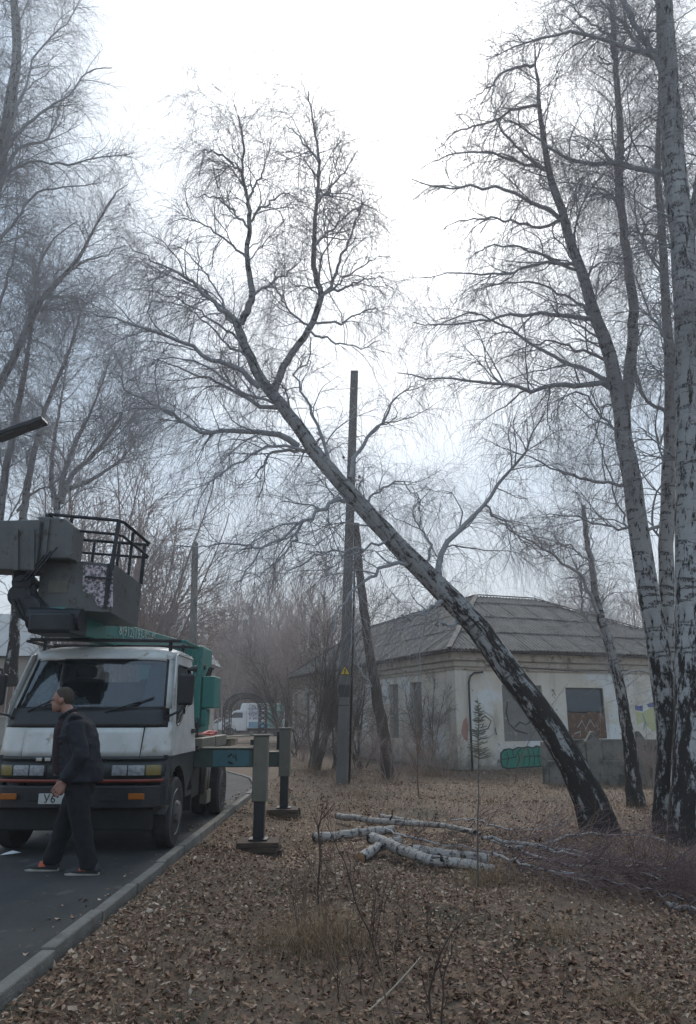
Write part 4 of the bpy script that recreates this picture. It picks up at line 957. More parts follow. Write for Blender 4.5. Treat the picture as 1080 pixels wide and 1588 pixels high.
MB().box(B0.x - .22, B0.x + .28, -.95, -.35, 2.42, 2.66).build('elbow_bracket', M['black_metal'], trk, bevel=.04)
MB().tube([(B0.x - .3, -.7, 2.62), (B0.x + .32, -.7, 2.60)], .13, 16).build('elbow_pin', M['black_metal'], trk, smooth=False)
kn = MB()
for (px, py, r) in ((40, 905, .12), (36, 925, .14), (50, 945, .15), (75, 962, .13), (100, 970, .12)):
    p = T(px, py, 8.95); kn.lathe([(-.14, r * .7), (-.12, r), (.12, r), (.14, r * .7)], 14, 'y', p)
kn.tube([T(35, 885, 8.95), T(42, 930, 8.95), T(70, 960, 8.95), T(120, 975, 9.1)], [.12, .14, .13, .1], 10)
tag(kn.build('joint_mechanism', M['black_metal'], trk), kind=None)
for off in (0, 7): MB().tube([T(20 + off, 930, 8.8), T(30 + off, 955, 8.75), T(60 + off, 975, 8.8), T(100, 982, 8.9)], .018, 6).build('hose', M['black'], trk, smooth=True)
# upper arm coming in from the left, and bracket to the basket
a0, a1 = T(-220, 818, 8.9), T(72, 812, 8.9); b0, b1 = T(-220, 880, 8.9), T(66, 890, 8.9)
arm = MB().hexa([(b0.x, b0.y - .2, b0.z), (b1.x, b1.y - .2, b1.z), (b0.x, b0.y + .2, b0.z), (b1.x, b1.y + .2, b1.z), (a0.x, a0.y - .2, a0.z), (a1.x, a1.y - .2, a1.z), (a0.x, a0.y + .2, a0.z), (a1.x, a1.y + .2, a1.z)]).build('upper_arm', M['grey_metal'], trk, bevel=.015)
for px in (27, 52):
    a, b = T(px, 822, 8.7), T(px, 885, 8.7); MB().bar((a.x, a.y - .025, a.z), (b.x, b.y - .025, b.z), .05, .03).build('stiffener', M['grey_metal'], arm)
c0, c1 = T(68, 806, 8.95), T(118, 868, 8.95)
br = MB().prism([(c0.x, c1.z - .02), (c1.x, c1.z - .02), (c1.x, c0.z - .12), (c1.x - .12, c0.z - .03), (c0.x, c0.z)], 'y', -.72, -.35).build('basket_bracket', M['grey_metal'], trk, bevel=.015)
MB().box(c0.x + .10, c0.x + .16, -.75, -.722, c1.z, c0.z - .04).build('stiffener', M['grey_metal'], br)
MB().box(c0.x - .22, c0.x + .05, -.76, -.30, c1.z + .02, c1.z + .06).build('flange', M['grey_metal'], br)
# basket
YN, YF = 9.0, 9.85
bk = [T(57, 944, YN), T(170, 949, YN), T(80, 966, YF), T(213, 972, YF), T(66, 865, YN), T(178, 875, YN), T(100, 899, YF), T(219, 906, YF)]
bas = MB().hexa(bk); bas.f = [f for i, f in enumerate(bas.f) if i != 1]      # open top
basket = bas.build('basket', M['grey_metal'], trk, solid=.02, bevel=.012)
def ring(z_off, r, nm):
    pts = [bk[4] + Vector((.02, 0, z_off)), bk[5] + Vector((-.0, 0, z_off)), bk[5] + Vector((.06, .06, z_off - .01)), bk[7] + Vector((.07, -.02, z_off)), bk[7] + Vector((.04, .08, z_off)), bk[6] + Vector((.05, .08, z_off + .02)), bk[6] + Vector((-.02, .02, z_off + .03)), bk[4] + Vector((.02, .02, z_off))]
    return MB().tube(pts, r, 8).build(nm, M['black_metal'], basket, smooth=True)
ring(.56, .022, 'rail'); ring(.38, .018, 'rail')
for (a, b) in ((4, 4), (5, 5), (7, 7), (6, 6)):
    for t in (0,):
        lo_ = bk[a] + Vector((0, 0, -.5 if a in (5,) else 0)) + Vector((0, -.015 if a < 6 else 0, 0)); MB().bar(lo_ + (Vector((-.06, -.01, 0)) if a == 5 else Vector((0, 0, 0))), bk[a] + Vector((.01, 0, .56)), .045, .03).build('post', M['black_metal'], basket)
for a, b, t in ((5, 7, .5), (6, 7, .33), (6, 7, .66), (4, 5, .33)):
    q = bk[a].lerp(bk[b], t); MB().bar(q, q + Vector((.02, 0, .56)), .035, .025).build('post', M['black_metal'], basket)
M['speckle'] = mat('skylit_mesh_paint', (.56, .46, .49), (.62, .52, .54), rough=.8, scale=20, c3=(.08, .078, .078), s3=28, t3=.50)  # pale speckle painted for sky light coming through a perforated mesh
def facept(px, py): p = T(px, py, YN); return (p.x, p.z)
pch = [(130, 876), (176, 880), (176, 942), (163, 941), (165, 945), (153, 941), (147, 928), (137, 920), (129, 917)]
MB().prism([facept(*p) for p in pch], 'y', -.5 - .018, -.5 - .0135).build('skylit_mesh_patch', M['speckle'], basket)
for p, q in (((134, 895), (176, 898)), ((170, 875), (164, 944))):
    a, b = facept(*p), facept(*q); MB().bar((a[0], -.53, a[1]), (b[0], -.53, b[1]), .03, .02).build('strap', M['black_metal'], basket)

for px, py in ((74, 815), (74, 858), (112, 858), (112, 830), (64, 872), (64, 938), (120, 872), (120, 940)):
    p = T(px, py, 8.76 if py < 865 else 8.99); yy = -.724 if py < 865 else -.512
    MB().lathe([(yy - .012, .012), (yy, .014)], 6, 'y', (p.x, 0, p.z)).build('bolt', M['rim'], br if py < 865 else basket)
MB().box(bk[0].x + .12, bk[0].x + .36, -.517, -.512, 2.95, 3.10).build('faded_plate', M['post_grey'], basket)
for k in range(3):
    a = T(20 + 8 * k, 900, 8.72); b = T(62 + 10 * k, 868 - 6 * k, 8.7)
    MB().tube([a, a.lerp(b, .4) + Vector((0, -.05, -.12)), b + Vector((0, -.02, -.02)), b + Vector((.05, 0, .06))], .013, 6).build('hose', M['black'], trk, smooth=True)
for x_ in (-.5, .0, .5): MB().bar((x_, -.01, 2.485), (x_ + .02, .82, 2.49), .02, .012).build('rack_strap', M['rim'], trk)
for s_ in (-1, 1):
    MB().box(*sorted((s_ * .86, s_ * .99)), .905, .935, .30, .62).build('mud_flap', M['rubber'], trk)
# outriggers: beam, sleeve, inner leg
def outrig(pxw, Yw, ztop, zsl, zbot, zb0, zb1, w_, front):
    x = (pxw - 540) / FPX * (Yw * CP - .3 * SP) - TX; y = Yw - TY
    o = MB().box(x - w_ / 2, x + w_ / 2, y - w_ / 2, y + w_ / 2, zsl, ztop).build('outrigger_leg', M['post_grey'], trk, bevel=.012)
    MB().box(x - w_ * .36, x + w_ * .36, y - w_ * .36, y + w_ * .36, zbot, zsl + .01).build('inner_leg', M['black_metal'], o, bevel=.008)
    MB().box(x - w_ / 2 - .03, x + w_ / 2 + .02, y - w_ / 2 - .02, y + w_ / 2 + .02, ztop + .002, ztop + .02).build('cap_plate', M['post_grey'], o)
    MB().box(x - w_ * .62, x + w_ * .62, y - w_ * .62, y + w_ * .62, zbot - .02, zbot).build('foot_plate', M['black_metal'], o)
    MB().box(x - w_ / 2 - .05, x - w_ / 2 - .01, y - .04, y + .04, zb1 + .05, ztop - .05).build('cylinder_lug', M['black_metal'], o)
    bx = MB().box(-.2, x - w_ / 2 - .002, y - .075, y + .075, zb0, zb1).build('outrigger_beam', M['teal_dark'], trk, bevel=.008)
    MB().box(.5, x - w_ / 2 - .004, y - .10, y + .10, zb1 + .002, zb1 + .02).build('beam_flange', M['post_grey'], bx)
    return x, y, bx
x, y, bx = outrig(406, 10.75, 1.23, .38, -.085, .82, 1.06, .20, True)
xa, xb = T(331, 1175, 10.7).x, T(387, 1175, 10.7).x
MB().box(xa, xb, y - .081, y - .0765, .835, 1.045).build('teal_patch', M['teal'], bx)
# recycling-like three-arrow mark
xm, zm_ = T(361, 1177, 10.7).x, .93
for i in range(3):
    a = math.pi / 2 + i * 2 * math.pi / 3
    p = [(xm + .065 * math.cos(a + d), zm_ + .065 * math.sin(a + d)) for d in (.1, 1.2)]
    MB().bar((p[0][0], y - .084, p[0][1]), (p[1][0], y - .084, p[1][1]), .012, .024, up=(0, 0, 1)).build('arrow_mark', M['black'], bx)
x2, y2, _ = outrig(443, 14.0, 1.27, .46, -.055, .62, .86, .20, False)
def padstack(cx, cy, z, n, label, seed, s=1.0):
    r_ = random.Random(seed)
    p = empty('outrigger_pad', (cx, cy, z), label, 'wooden pad', 'wooden pads under the outrigger legs')
    zz = 0
    for k in range(n):
        h_ = .068
        for j in range(2 + (k % 2)):
            w0 = .50 / (2 + (k % 2)); ox_ = -.25 + w0 * j
            m = MB().box(-.27 * s + r_.uniform(-.03, .02), .27 * s + r_.uniform(-.02, .03), ox_ + .004, ox_ + w0 - .006, zz + r_.uniform(0, .006), zz + h_ - .004)
            o = m.build('board', M['wood'], p, bevel=.006); o.rotation_euler.z = r_.uniform(-.06, .06) + (.10 if k == n - 1 else -.04)
        zz += h_
    return p
gg = gz(x + TX, y + TY); padstack(x + TX, y + TY, -.105 - .272, 4, 'splintered wooden boards stacked under the nearer outrigger leg', 1)
padstack(x2 + TX + .0, y2 + TY, -.075 - .20, 3, 'dark wooden boards stacked under the farther outrigger leg', 2)
tag(MB().add([(0, 0, 0), (.12, .02, .01), (.22, .0, .03), (.2, .06, .015), (.1, .07, .035), (.02, .05, .01)], [(0, 1, 4, 5), (1, 2, 3, 4)]).build('paper_scrap', M['litter_white'], solid=.004), 'crumpled white scrap lying on the road left of the man', 'litter')
bpy.data.objects['paper_scrap'].location = G(1, 1326, .012)

# ================================================================ MAN
MY = 8.0
man = empty('person', P(100, 1350, MY), 'man in dark navy jacket and black trousers walking past the truck, head bowed', 'man')
man.location.z = 0; MO = man.location
def Q(px, py, dy=0): p = P(px, py, MY); return Vector((p.x - MO.x, dy, p.z))
def ell(mb, c, rx, ry, rz, n=14, m=10, tilt=0, ty=0):
    c = Vector(c); rot = Matrix.Rotation(tilt, 3, 'Y') @ Matrix.Rotation(ty, 3, 'Z'); rings = []
    for i in range(1, m):
        a = math.pi * i / m; rings.append([c + rot @ Vector((rx * math.sin(a) * math.cos(2 * math.pi * k / n), ry * math.sin(a) * math.sin(2 * math.pi * k / n), -rz * math.cos(a))) for k in range(n)])
    return mb.loft(rings)
def eloft(mb, sec, n=18):     # sections (centre, rx, ry) horizontal ellipses
    return mb.loft([[Vector(c) + Vector((rx * math.cos(2 * math.pi * k / n), ry * math.sin(2 * math.pi * k / n), 0)) for k in range(n)] for c, rx, ry in sec])
def fuse(mb, name, m, vox, parent, it=3, fac=.6, crease=0):
    o = mb.build(name, m, parent, smooth=True)
    r_ = o.modifiers.new('remesh', 'REMESH'); r_.mode = 'VOXEL'; r_.voxel_size = vox; r_.use_smooth_shade = True
    s_ = o.modifiers.new('smooth', 'SMOOTH'); s_.iterations = it; s_.factor = fac
    if crease:
        for sz_, st in ((.16, crease), (.055, crease * .45)):
            tx_ = bpy.data.textures.new('folds', 'CLOUDS'); tx_.noise_scale = sz_; tx_.noise_depth = 1
            d_ = o.modifiers.new('folds', 'DISPLACE'); d_.texture = tx_; d_.strength = st; d_.mid_level = .5; d_.texture_coords = 'LOCAL'
    return o
# landmarks (facing -x, his left side towards the camera)
head = Q(97, 1085); neck = Q(109, 1105); hip = Q(124, 1215)
shL, shR = Q(126, 1121, -.19), Q(118, 1119, .19)
elL, wrL, haL = Q(139, 1172, -.25), Q(112, 1211, -.24), Q(104, 1217, -.24)
elR, wrR = Q(110, 1170, .26), Q(92, 1208, .22)
hL, hR = Q(124, 1216, -.10), Q(120, 1216, .10)
kL, aL = Q(132, 1280, -.10), Q(143, 1338, -.10)
kR, aR = Q(96, 1278, .10), Q(75, 1336, .10)
aL.z = max(aL.z, .09); aR.z = max(aR.z, .09)
body = MB()
tl_ = .42
ell(body, head + Vector((.012, 0, .02)), .102, .078, .108, 20, 14, tl_)
ell(body, head + Vector((-.035, 0, -.055)), .062, .056, .075, 16, 10, tl_ * .6)                 # jaw
ell(body, head + Vector((-.100, 0, -.030)), .020, .014, .026, 10, 8, .9)                        # nose
ell(body, head + Vector((-.088, 0, .012)), .018, .045, .012, 10, 8)                              # brow
ell(body, head + Vector((-.086, 0, -.078)), .016, .026, .010, 10, 8)                              # mouth
ell(body, head + Vector((-.070, 0, -.104)), .024, .028, .020, 10, 8)                              # chin
for s in (-1, 1):
    ell(body, head + Vector((.022, s * .078, -.012)), .020, .010, .032, 10, 8, .15)              # ears
body.tube([head + Vector((.03, 0, -.06)), neck + Vector((.0, 0, -.01)), neck + Vector((.03, 0, -.08))], [.056, .060, .075], 14)
eloft(body, [(hip + Vector((0, 0, -.02)), .11, .16), (hip + Vector((0, 0, .18)), .105, .145), (shL.lerp(shR, .5) + Vector((0, 0, -.12)), .11, .17), (shL.lerp(shR, .5) + Vector((0, 0, .01)), .075, .15)])
for sh, el, wr in ((shL, elL, wrL), (shR, elR, wrR)): body.tube([sh, sh.lerp(el, .5), el, el.lerp(wr, .35), wr], [.055, .048, .040, .040, .028], 12)
for h_, k_, a_ in ((hL, kL, aL), (hR, kR, aR)): body.tube([h_, h_.lerp(k_, .4), k_, k_.lerp(a_, .35), a_], [.085, .075, .055, .055, .038], 12)
def hand(mb, wr, dirv, side_):
    """palm with four curled fingers of different length and a thumb"""
    d = dirv.normalized(); n_ = Vector((0, side_, 0)); n_ = (n_ - d * n_.dot(d)).normalized(); w__ = d.cross(n_).normalized()
    pc = wr + d * .055
    for q in (-.6, -.2, .2, .6): mb.tube([wr + w__ * q * .035, wr + d * .05 + w__ * q * .06, wr + d * .095 + w__ * q * .065], [.020, .017, .014], 10)
    for q, ln_ in ((-.66, .062), (-.22, .078), (.22, .074), (.66, .058)):
        b0_ = wr + d * .095 + w__ * q * .062; b1_ = b0_ + d * ln_ * .5 - n_ * .008; b2_ = b1_ + d * ln_ * .22 - n_ * ln_ * .35; b3_ = b2_ - n_ * ln_ * .32 - d * .006
        mb.tube([b0_, b1_, b2_, b3_], [.0105, .0100, .0090, .0075], 8)
    t0 = wr + d * .03 - w__ * .034; mb.tube([t0, t0 + d * .035 - w__ * .022 - n_ * .01, t0 + d * .065 - w__ * .018 - n_ * .03, t0 + d * .08 - w__ * .006 - n_ * .04], [.016, .013, .0115, .009], 8)
hand(body, wrL, Q(95, 1232, -.25) - wrL, -1); hand(body, wrR, Q(82, 1226, .2) - wrR, 1)
fuse(body, 'body', M['skin'], .0065, man, 3, .5)
for s in (-1, 1): ell(MB(), head + Vector((-.078, s * .030, -.008)), .010, .012, .007, 8, 6).build('eye', M['black'], man, smooth=True)
hr = MB(); ell(hr, head + Vector((.016, 0, .024)), .1045, .0805, .110, 22, 14, tl_)
ho = fuse(hr, 'hair', M['hair'], .008, man, 2)
# keep only the cap of hair: cut the face and nape away
bmh = bmesh.new(); bmh.from_mesh(ho.data); bmesh.ops.bisect_plane(bmh, geom=bmh.verts[:] + bmh.edges[:] + bmh.faces[:], plane_co=head + Vector((-.040, 0, .062)), plane_no=Vector((-.74, 0, -.67)).normalized(), clear_outer=True)
ed = [e for e in bmh.edges if e.is_boundary]; bmesh.ops.contextual_create(bmh, geom=ed)
bmh.to_mesh(ho.data); bmh.free()
# jacket
jk = MB(); ct = shL.lerp(shR, .5)
back = [(Q(124, 1212), .215, .245), (Q(124, 1190), .215, .245), (Q(122, 1165), .20, .24), (Q(121, 1140), .185, .24), (Q(120, 1124), .155, .235), (Q(118, 1114), .115, .17), (Q(114, 1106), .080, .09)]
eloft(jk, [(c + Vector((.012, 0, 0)), rx, ry) for c, rx, ry in back], 24)
for sh, el, wr in ((shL, elL, wrL), (shR, elR, wrR)):
    jk.tube([sh + Vector((0, 0, .0)), sh.lerp(el, .5), el, el.lerp(wr, .5), wr.lerp(el, .08)], [.092, .085, .078, .066, .058], 14)
    jk.tube([sh, sh.lerp(neck, .6)], [.088, .05], 12)
    for q in (.3, .55, .8): p_ = sh.lerp(el, q); jk.tube([p_ + Vector((-.07, 0, .02)), p_ + Vector((0, -.08 if sh is shL else .08, .0)), p_ + Vector((.06, 0, -.03))], .018, 6)
for i in range(7):        # cloth folds on back and flank
    y_ = 1140 + i * 10; a = Q(88 + 6 * (i % 3), y_, -.17); b = Q(150 + (i % 2) * 3, y_ + 8 - 5 * (i % 3), -.15); jk.tube([a, a.lerp(b, .5) + Vector((0, -.055, 0)), b], [.006, .018, .006], 6)
fuse(jk, 'jacket', M['jacket'], .012, man, 4, .6, .028)
MB().tube([Q(111, 1104, -.06), Q(103, 1109, -.075), Q(96, 1114, -.05), Q(94, 1116, 0), Q(96, 1114, .05), Q(103, 1109, .075), Q(113, 1103, .06), Q(118, 1100, 0), Q(111, 1104, -.06)], .020, 8).build('collar', M['jacket'], man, smooth=True)
sm = MB(); eloft(sm, [(Q(100, 1200), .11, .15), (Q(98, 1165), .10, .15), (Q(99, 1130), .09, .13), (Q(103, 1112), .06, .07)], 18)
fuse(sm, 'shirt', M['shirt'], .012, man, 2)
pw = MB().box(-.004, .004, -.05, .05, -.08, .08); po_ = pw.build('folded_paper', M['plate'], None); po_.location = Q(77, 1192, .20) + MO
tag(po_, 'white folded sheet held at the front of the man walking past the truck', 'paper')
# trousers
tr = MB(); eloft(tr, [(hip + Vector((-.01, 0, .14)), .15, .185), (hip + Vector((0, 0, .0)), .155, .19), (hip + Vector((0, 0, -.10)), .13, .17)], 20)
for h_, k_, a_ in ((hL, kL, aL), (hR, kR, aR)):
    tr.tube([h_, h_.lerp(k_, .5), k_, k_.lerp(a_, .5), a_ + Vector((0, 0, .0)), a_ + Vector((0, 0, -.035))], [.125, .115, .095, .090, .088, .085], 14)
    for q in (.35, .75): p_ = k_.lerp(a_, q); tr.tube([p_ + Vector((-.07, -.05, 0)), p_ + Vector((0, -.085, -.02)), p_ + Vector((.07, -.04, .01))], .012, 6)
fuse(tr, 'trousers', M['trousers'], .012, man, 4, .6, .026)
for nm, px0, px1, dy in (('front', 33, 85, .10), ('rear', 107, 159, -.10)):
    a, b = Q(px0, 1349, dy), Q(px1, 1349, dy); x0, x1 = a.x, b.x; ln_ = x1 - x0
    shp = [(0, .03), (.06, .05), (.25, .062), (.45, .085), (.62, .115), (.80, .125), (.95, .115), (1, .07), (1, .03)]
    rings = []
    for t, h_ in [(0.02, .045), (.10, .060), (.25, .072), (.42, .090), (.58, .118), (.78, .130), (.94, .118), (1.0, .07)]:
        wd = .026 + .024 * math.sin(min(1, t * 1.6 + .15) * math.pi * .62)
        rings.append([(x0 + ln_ * t, dy + wd * math.cos(k * math.pi / 8 - .0), .025 + max(0, (h_ - .025)) * math.sin(k * math.pi / 8)) for k in range(9)] + [(x0 + ln_ * t, dy - wd * .9, .02), (x0 + ln_ * t, dy + wd * .9, .02)])
    sh_ = MB().loft(rings).build('shoe', M['shoe'], man, smooth=True)
    so_ = [(x0 + ln_ * t, dy + w__) for t, w__ in ((-.02, 0), (.03, .032), (.2, .05), (.5, .045), (.85, .042), (1.0, .025), (1.02, 0), (1.0, -.025), (.85, -.042), (.5, -.045), (.2, -.05), (.03, -.032))]
    MB().prism(so_, 'z', .001, .028).build('sole', M['sole'], sh_, bevel=.006)
    MB().hexa([(x0 + ln_ * .42, dy - .052, .045), (x0 + ln_ * .66, dy - .053, .045), (x0 + ln_ * .42, dy - .02, .045), (x0 + ln_ * .66, dy - .02, .045), (x0 + ln_ * .46, dy - .040, .092), (x0 + ln_ * .56, dy - .040, .100), (x0 + ln_ * .46, dy, .094), (x0 + ln_ * .56, dy, .102)]).build('side_stripe', M['orange'], sh_, bevel=.006)
# ================================================================ TREES
def resample(pts, K):
    """Catmull-Rom through pts, K points evenly spaced"""
    p = np.asarray(pts, float); p = np.vstack([2 * p[0] - p[1], p, 2 * p[-1] - p[-2]]); o = []
    for i in range(1, len(p) - 2):
        t = np.linspace(0, 1, 12, endpoint=False)[:, None]; a, b, c, d = p[i - 1], p[i], p[i + 1], p[i + 2]
        o.append(.5 * (2 * b + (c - a) * t + (2 * a - 5 * b + 4 * c - d) * t * t + (3 * b - a - 3 * c + d) * t ** 3))
    o = np.vstack([*o, p[-2:-1]]); s = np.concatenate([[0], np.cumsum(np.linalg.norm(np.diff(o, axis=0), axis=1))])
    q = np.linspace(0, s[-1], K); return np.stack([np.interp(q, s, o[:, j]) for j in range(o.shape[1])], 1)
def unit(v): return v / np.maximum(np.linalg.norm(v, axis=-1, keepdims=True), 1e-9)
def tubes(P_, R_, sides, uv=False, wob=0, flare=0):
    n, K, _ = P_.shape; T_ = np.empty_like(P_); T_[:, 1:-1] = P_[:, 2:] - P_[:, :-2]; T_[:, 0] = P_[:, 1] - P_[:, 0]; T_[:, -1] = P_[:, -1] - P_[:, -2]; T_ = unit(T_)
    mean = unit(P_[:, -1] - P_[:, 0]); ref = np.where(np.abs(mean[:, 1:2]) < .8, np.array([[0, 1., 0]]), np.array([[1., 0, 0]]))
    A = unit(np.cross(T_, ref[:, None])); B = np.cross(T_, A); m = sides + (1 if uv else 0)
    ang = np.arange(m) * 2 * np.pi / sides
    rr = R_[:, :, None] * np.ones(m)
    if wob: 
        k = np.arange(K)[None, :, None]; a_ = ang[None, None, :]
        s1 = rs.uniform(0, 6, (n, 1, 1)); rr = rr * (1 + wob * (np.sin(2 * a_ + .35 * k + s1) * .5 + np.sin(3 * a_ - .22 * k + 2 * s1) * .4 + np.sin(a_ * 5 + .9 * k) * .2))
    V = P_[:, :, None] + rr[..., None] * (np.cos(ang)[None, None, :, None] * A[:, :, None] + np.sin(ang)[None, None, :, None] * B[:, :, None])
    i, j, k = np.meshgrid(np.arange(n), np.arange(K - 1), np.arange(m - 1 if uv else m), indexing='ij')
    k2 = k + 1 if uv else (k + 1) % m
    f = lambda jj, kk: ((i * K + jj) * m + kk).ravel()
    F = np.stack([f(j, k), f(j, k2), f(j + 1, k2), f(j + 1, k)], 1)
    U = None
    if uv:
        s = np.concatenate([np.zeros((n, 1)), np.cumsum(np.linalg.norm(np.diff(P_, axis=1), axis=2), axis=1)], 1)
        circ = (R_.mean(1) * 2 * np.pi)[:, None, None]
        U = np.stack([np.broadcast_to(ang[None, None] / (2 * np.pi) * np.maximum(circ, .12) * 3.2, (n, K, m)), np.broadcast_to(s[:, :, None] + 0, (n, K, m))], -1).reshape(-1, 2)
    return V.reshape(-1, 3), F, U
def tube_obj(name, P_, R_, sides, m, parent=None, uv=False, wob=0, v0=0):
    V, F, U = tubes(P_, R_, sides, uv, wob)
    if U is not None: U[:, 1] += v0
    o = link(name, np_mesh(name, V, F, m, sides > 3, uv=U), parent); return o
def grow(P_, R_, n, ln, ang, K, wig, grav, t0=.1, t1=1.0, rs_=.55, rmin=.0025, rl=.012, bias=None, fall=.4, up0=0, curl=0, wt=None):
    N_, K0, _ = P_.shape
    seg = np.linalg.norm(np.diff(P_, axis=1), axis=2); L_ = seg.sum(1); pr = L_ * (1 if wt is None else np.asarray(wt)); pr = pr / pr.sum()
    idx = rs.choice(N_, n, p=pr); t = rs.uniform(t0, t1, n); f = t * (K0 - 1); k = np.clip(f.astype(int), 0, K0 - 2); fr = f - k
    p = P_[idx, k] * (1 - fr)[:, None] + P_[idx, k + 1] * fr[:, None]; tan = unit(P_[idx, k + 1] - P_[idx, k]); r = R_[idx, k] * (1 - fr) + R_[idx, k + 1] * fr
    q = rs.normal(0, 1, (n, 3)); 
    if bias is not None: q += np.asarray(bias)
    q = unit(q - (q * tan).sum(1, keepdims=True) * tan)
    a = rs.uniform(ang[0], ang[1], n)[:, None]; d = unit(tan * np.cos(a) + q * np.sin(a) + np.array([0, 0, up0]))
    ll = rs.uniform(ln[0], ln[1], n) * (1 - fall * t); r0 = np.minimum(r * rs_, rl * ll + rmin)
    O = np.empty((n, K, 3)); O[:, 0] = p; drift = rs.normal(0, curl, (n, 3))
    g_ = np.array([0, 0, 1.0])
    for j in range(1, K):
        d = unit(d + rs.normal(0, wig, (n, 3)) + drift + g_ * grav * (j / K)); p = p + d * (ll / (K - 1))[:, None]; O[:, j] = p
    tt = np.linspace(0, 1, K)[None]; Rn = np.maximum(r0[:, None] * (1 - tt * .8), rmin * (1 - .35 * tt))
    return O, Rn
def pxline(pts, Y0, Y1, r0, r1, K=24, zg=None):
    """stem from its silhouette: pts px, distances Y0..Y1, half-widths px"""
    n = len(pts); o = []
    for i, q in enumerate(pts):
        Yq = Y0 + (Y1 - Y0) * i / (n - 1); o.append(P(q[0], q[1], Yq))
    if zg is not None: o[0].z = zg
    a = resample(o, K); t = np.linspace(0, 1, K)
    depth = a[:, 1] * CP + (a[:, 2] - CZ) * SP
    return a, (r0 + (r1 - r0) * t ** .9) * depth / FPX
def jitter(a, amp):
    k = len(a); n = rs.normal(0, amp, (k, 3)); n[0] = 0; return a + n
def birch(name, label, cat, group, stems, limbs, lv, seed, barkm='birch', base=None, flare=1.35, cut=False):
    """stems/limbs: lists of (pts, Y0, Y1, r0, r1); lv: growth settings per level"""
    rs.seed(seed)
    S_ = [pxline(*s_[:5], K=40) for s_ in stems]
    b = base if base is not None else Vector(S_[0][0][0]); b = Vector((b[0], b[1], gz(b[0], b[1])))
    root = empty(name, b, label, cat, group); off = np.array(b)
    for i, (p, r) in enumerate(S_):
        r = r.copy(); p = jitter(p, .010)
        if i == 0 or stems[i][5:] == ('root',): r[:4] *= np.array([flare, 1 + (flare - 1) * .55, 1 + (flare - 1) * .3, 1 + (flare - 1) * .12]); p[0, 2] -= .25
        o = tube_obj('trunk', p[None] - off, r[None], 14, M[barkm], root, uv=True, wob=.07, v0=0 if (i == 0 or stems[i][5:] == ('root',)) else 9)
        S_[i] = (p, r)
    LI = []
    for l_ in limbs:
        p, r = pxline(*l_, K=18); r = r * .64; p = jitter(p, .022); LI.append((p, r)); o = tube_obj('branch', p[None] - off, r[None], 8, M['branch'], root, wob=.06)
    def stack(lst, K=40): return np.stack([resample(p, K) for p, r in lst]), np.stack([np.interp(np.linspace(0, 1, K), np.linspace(0, 1, len(r)), r) for p, r in lst])
    Ps, Rs_ = stack(S_)
    out_thick, out_thin = [], []
    cur = []
    if lv.get('n1'):
        a1 = lv['a1']; P1, R1 = grow(Ps, Rs_, lv['n1'], lv['l1'], a1, 14, lv.get('w1', .16), lv.get('g1', .0), t0=lv.get('t0', .3), rs_=.45, rmin=.005, rl=.0088, fall=lv.get('f1', .6), up0=lv.get('u1', .1), curl=.05, bias=lv.get('bias'), wt=lv.get('wt'))
        out_thick.append((P1, R1, 6)); cur.append((P1, R1))
    if LI: a, r = stack(LI, 14); cur.append((a, r))
    Pt, Rt = Ps[:, -22:], Rs_[:, -22:]; Pt = np.stack([resample(q, 14) for q in Pt]); Rt = Rt[:, ::2][:, :14] if Rt.shape[1] >= 27 else np.stack([np.interp(np.linspace(0, 1, 14), np.linspace(0, 1, Rt.shape[1]), q) for q in Rt])
    cur.append((Pt, Rt))
    A = np.concatenate([c[0] for c in cur]); B = np.concatenate([c[1] for c in cur])
    P2, R2 = grow(A, B, lv['n2'], lv['l2'], (.4, 1.15), 9, lv.get('w2', .22), lv.get('g2', -.02), t0=.12, rs_=.6, rmin=.0036, rl=.0085, fall=.45, up0=lv.get('u2', .1), curl=.09)
    out_thick.append((P2, R2, 5))
    A3 = np.concatenate([np.stack([resample(q, 9) for q in A[:len(A)]]), P2]); B3 = np.concatenate([np.stack([np.interp(np.linspace(0, 1, 9), np.linspace(0, 1, B.shape[1]), q) for q in B]), R2])
    P3, R3 = grow(A3, B3, lv['n3'], lv['l3'], (.4, 1.2), 6, lv.get('w3', .17), lv.get('g3', -.12), t0=.1, rs_=.7, rmin=.0024, rl=.005, fall=.3, curl=.08)
    out_thin.append((P3, R3, 3))
    P4, R4 = grow(P3, R3, lv['n4'], lv['l4'], (.3, 1.0), 4, .09, lv.get('g4', -.55), t0=.15, rs_=.8, rmin=lv.get('r4', .0015), rl=.003, fall=.2)
    out_thin.append((P4, R4, 3))
    for nm, lst, m_ in (('branches', out_thick, lv.get('mb', 'branch')), ('twigs', out_thin, lv.get('mt', 'twig'))):
        Vs, Fs, o_ = [], [], 0
        for a, r, sd in lst:
            V, F, _ = tubes(a - off, r, sd); Vs.append(V); Fs.append(F + o_); o_ += len(V)
        o = link(nm, np_mesh(nm, np.concatenate(Vs), np.concatenate(Fs), M[m_]), root); tag(o, kind='stuff')
    return root
WEEP = dict(l2=(.9, 2.0), l3=(.5, 1.2), l4=(.4, 1.35), g2=-.04, g3=-.34, g4=-1.2, w2=.17, w3=.15)
Yt = G(935, 1285).y
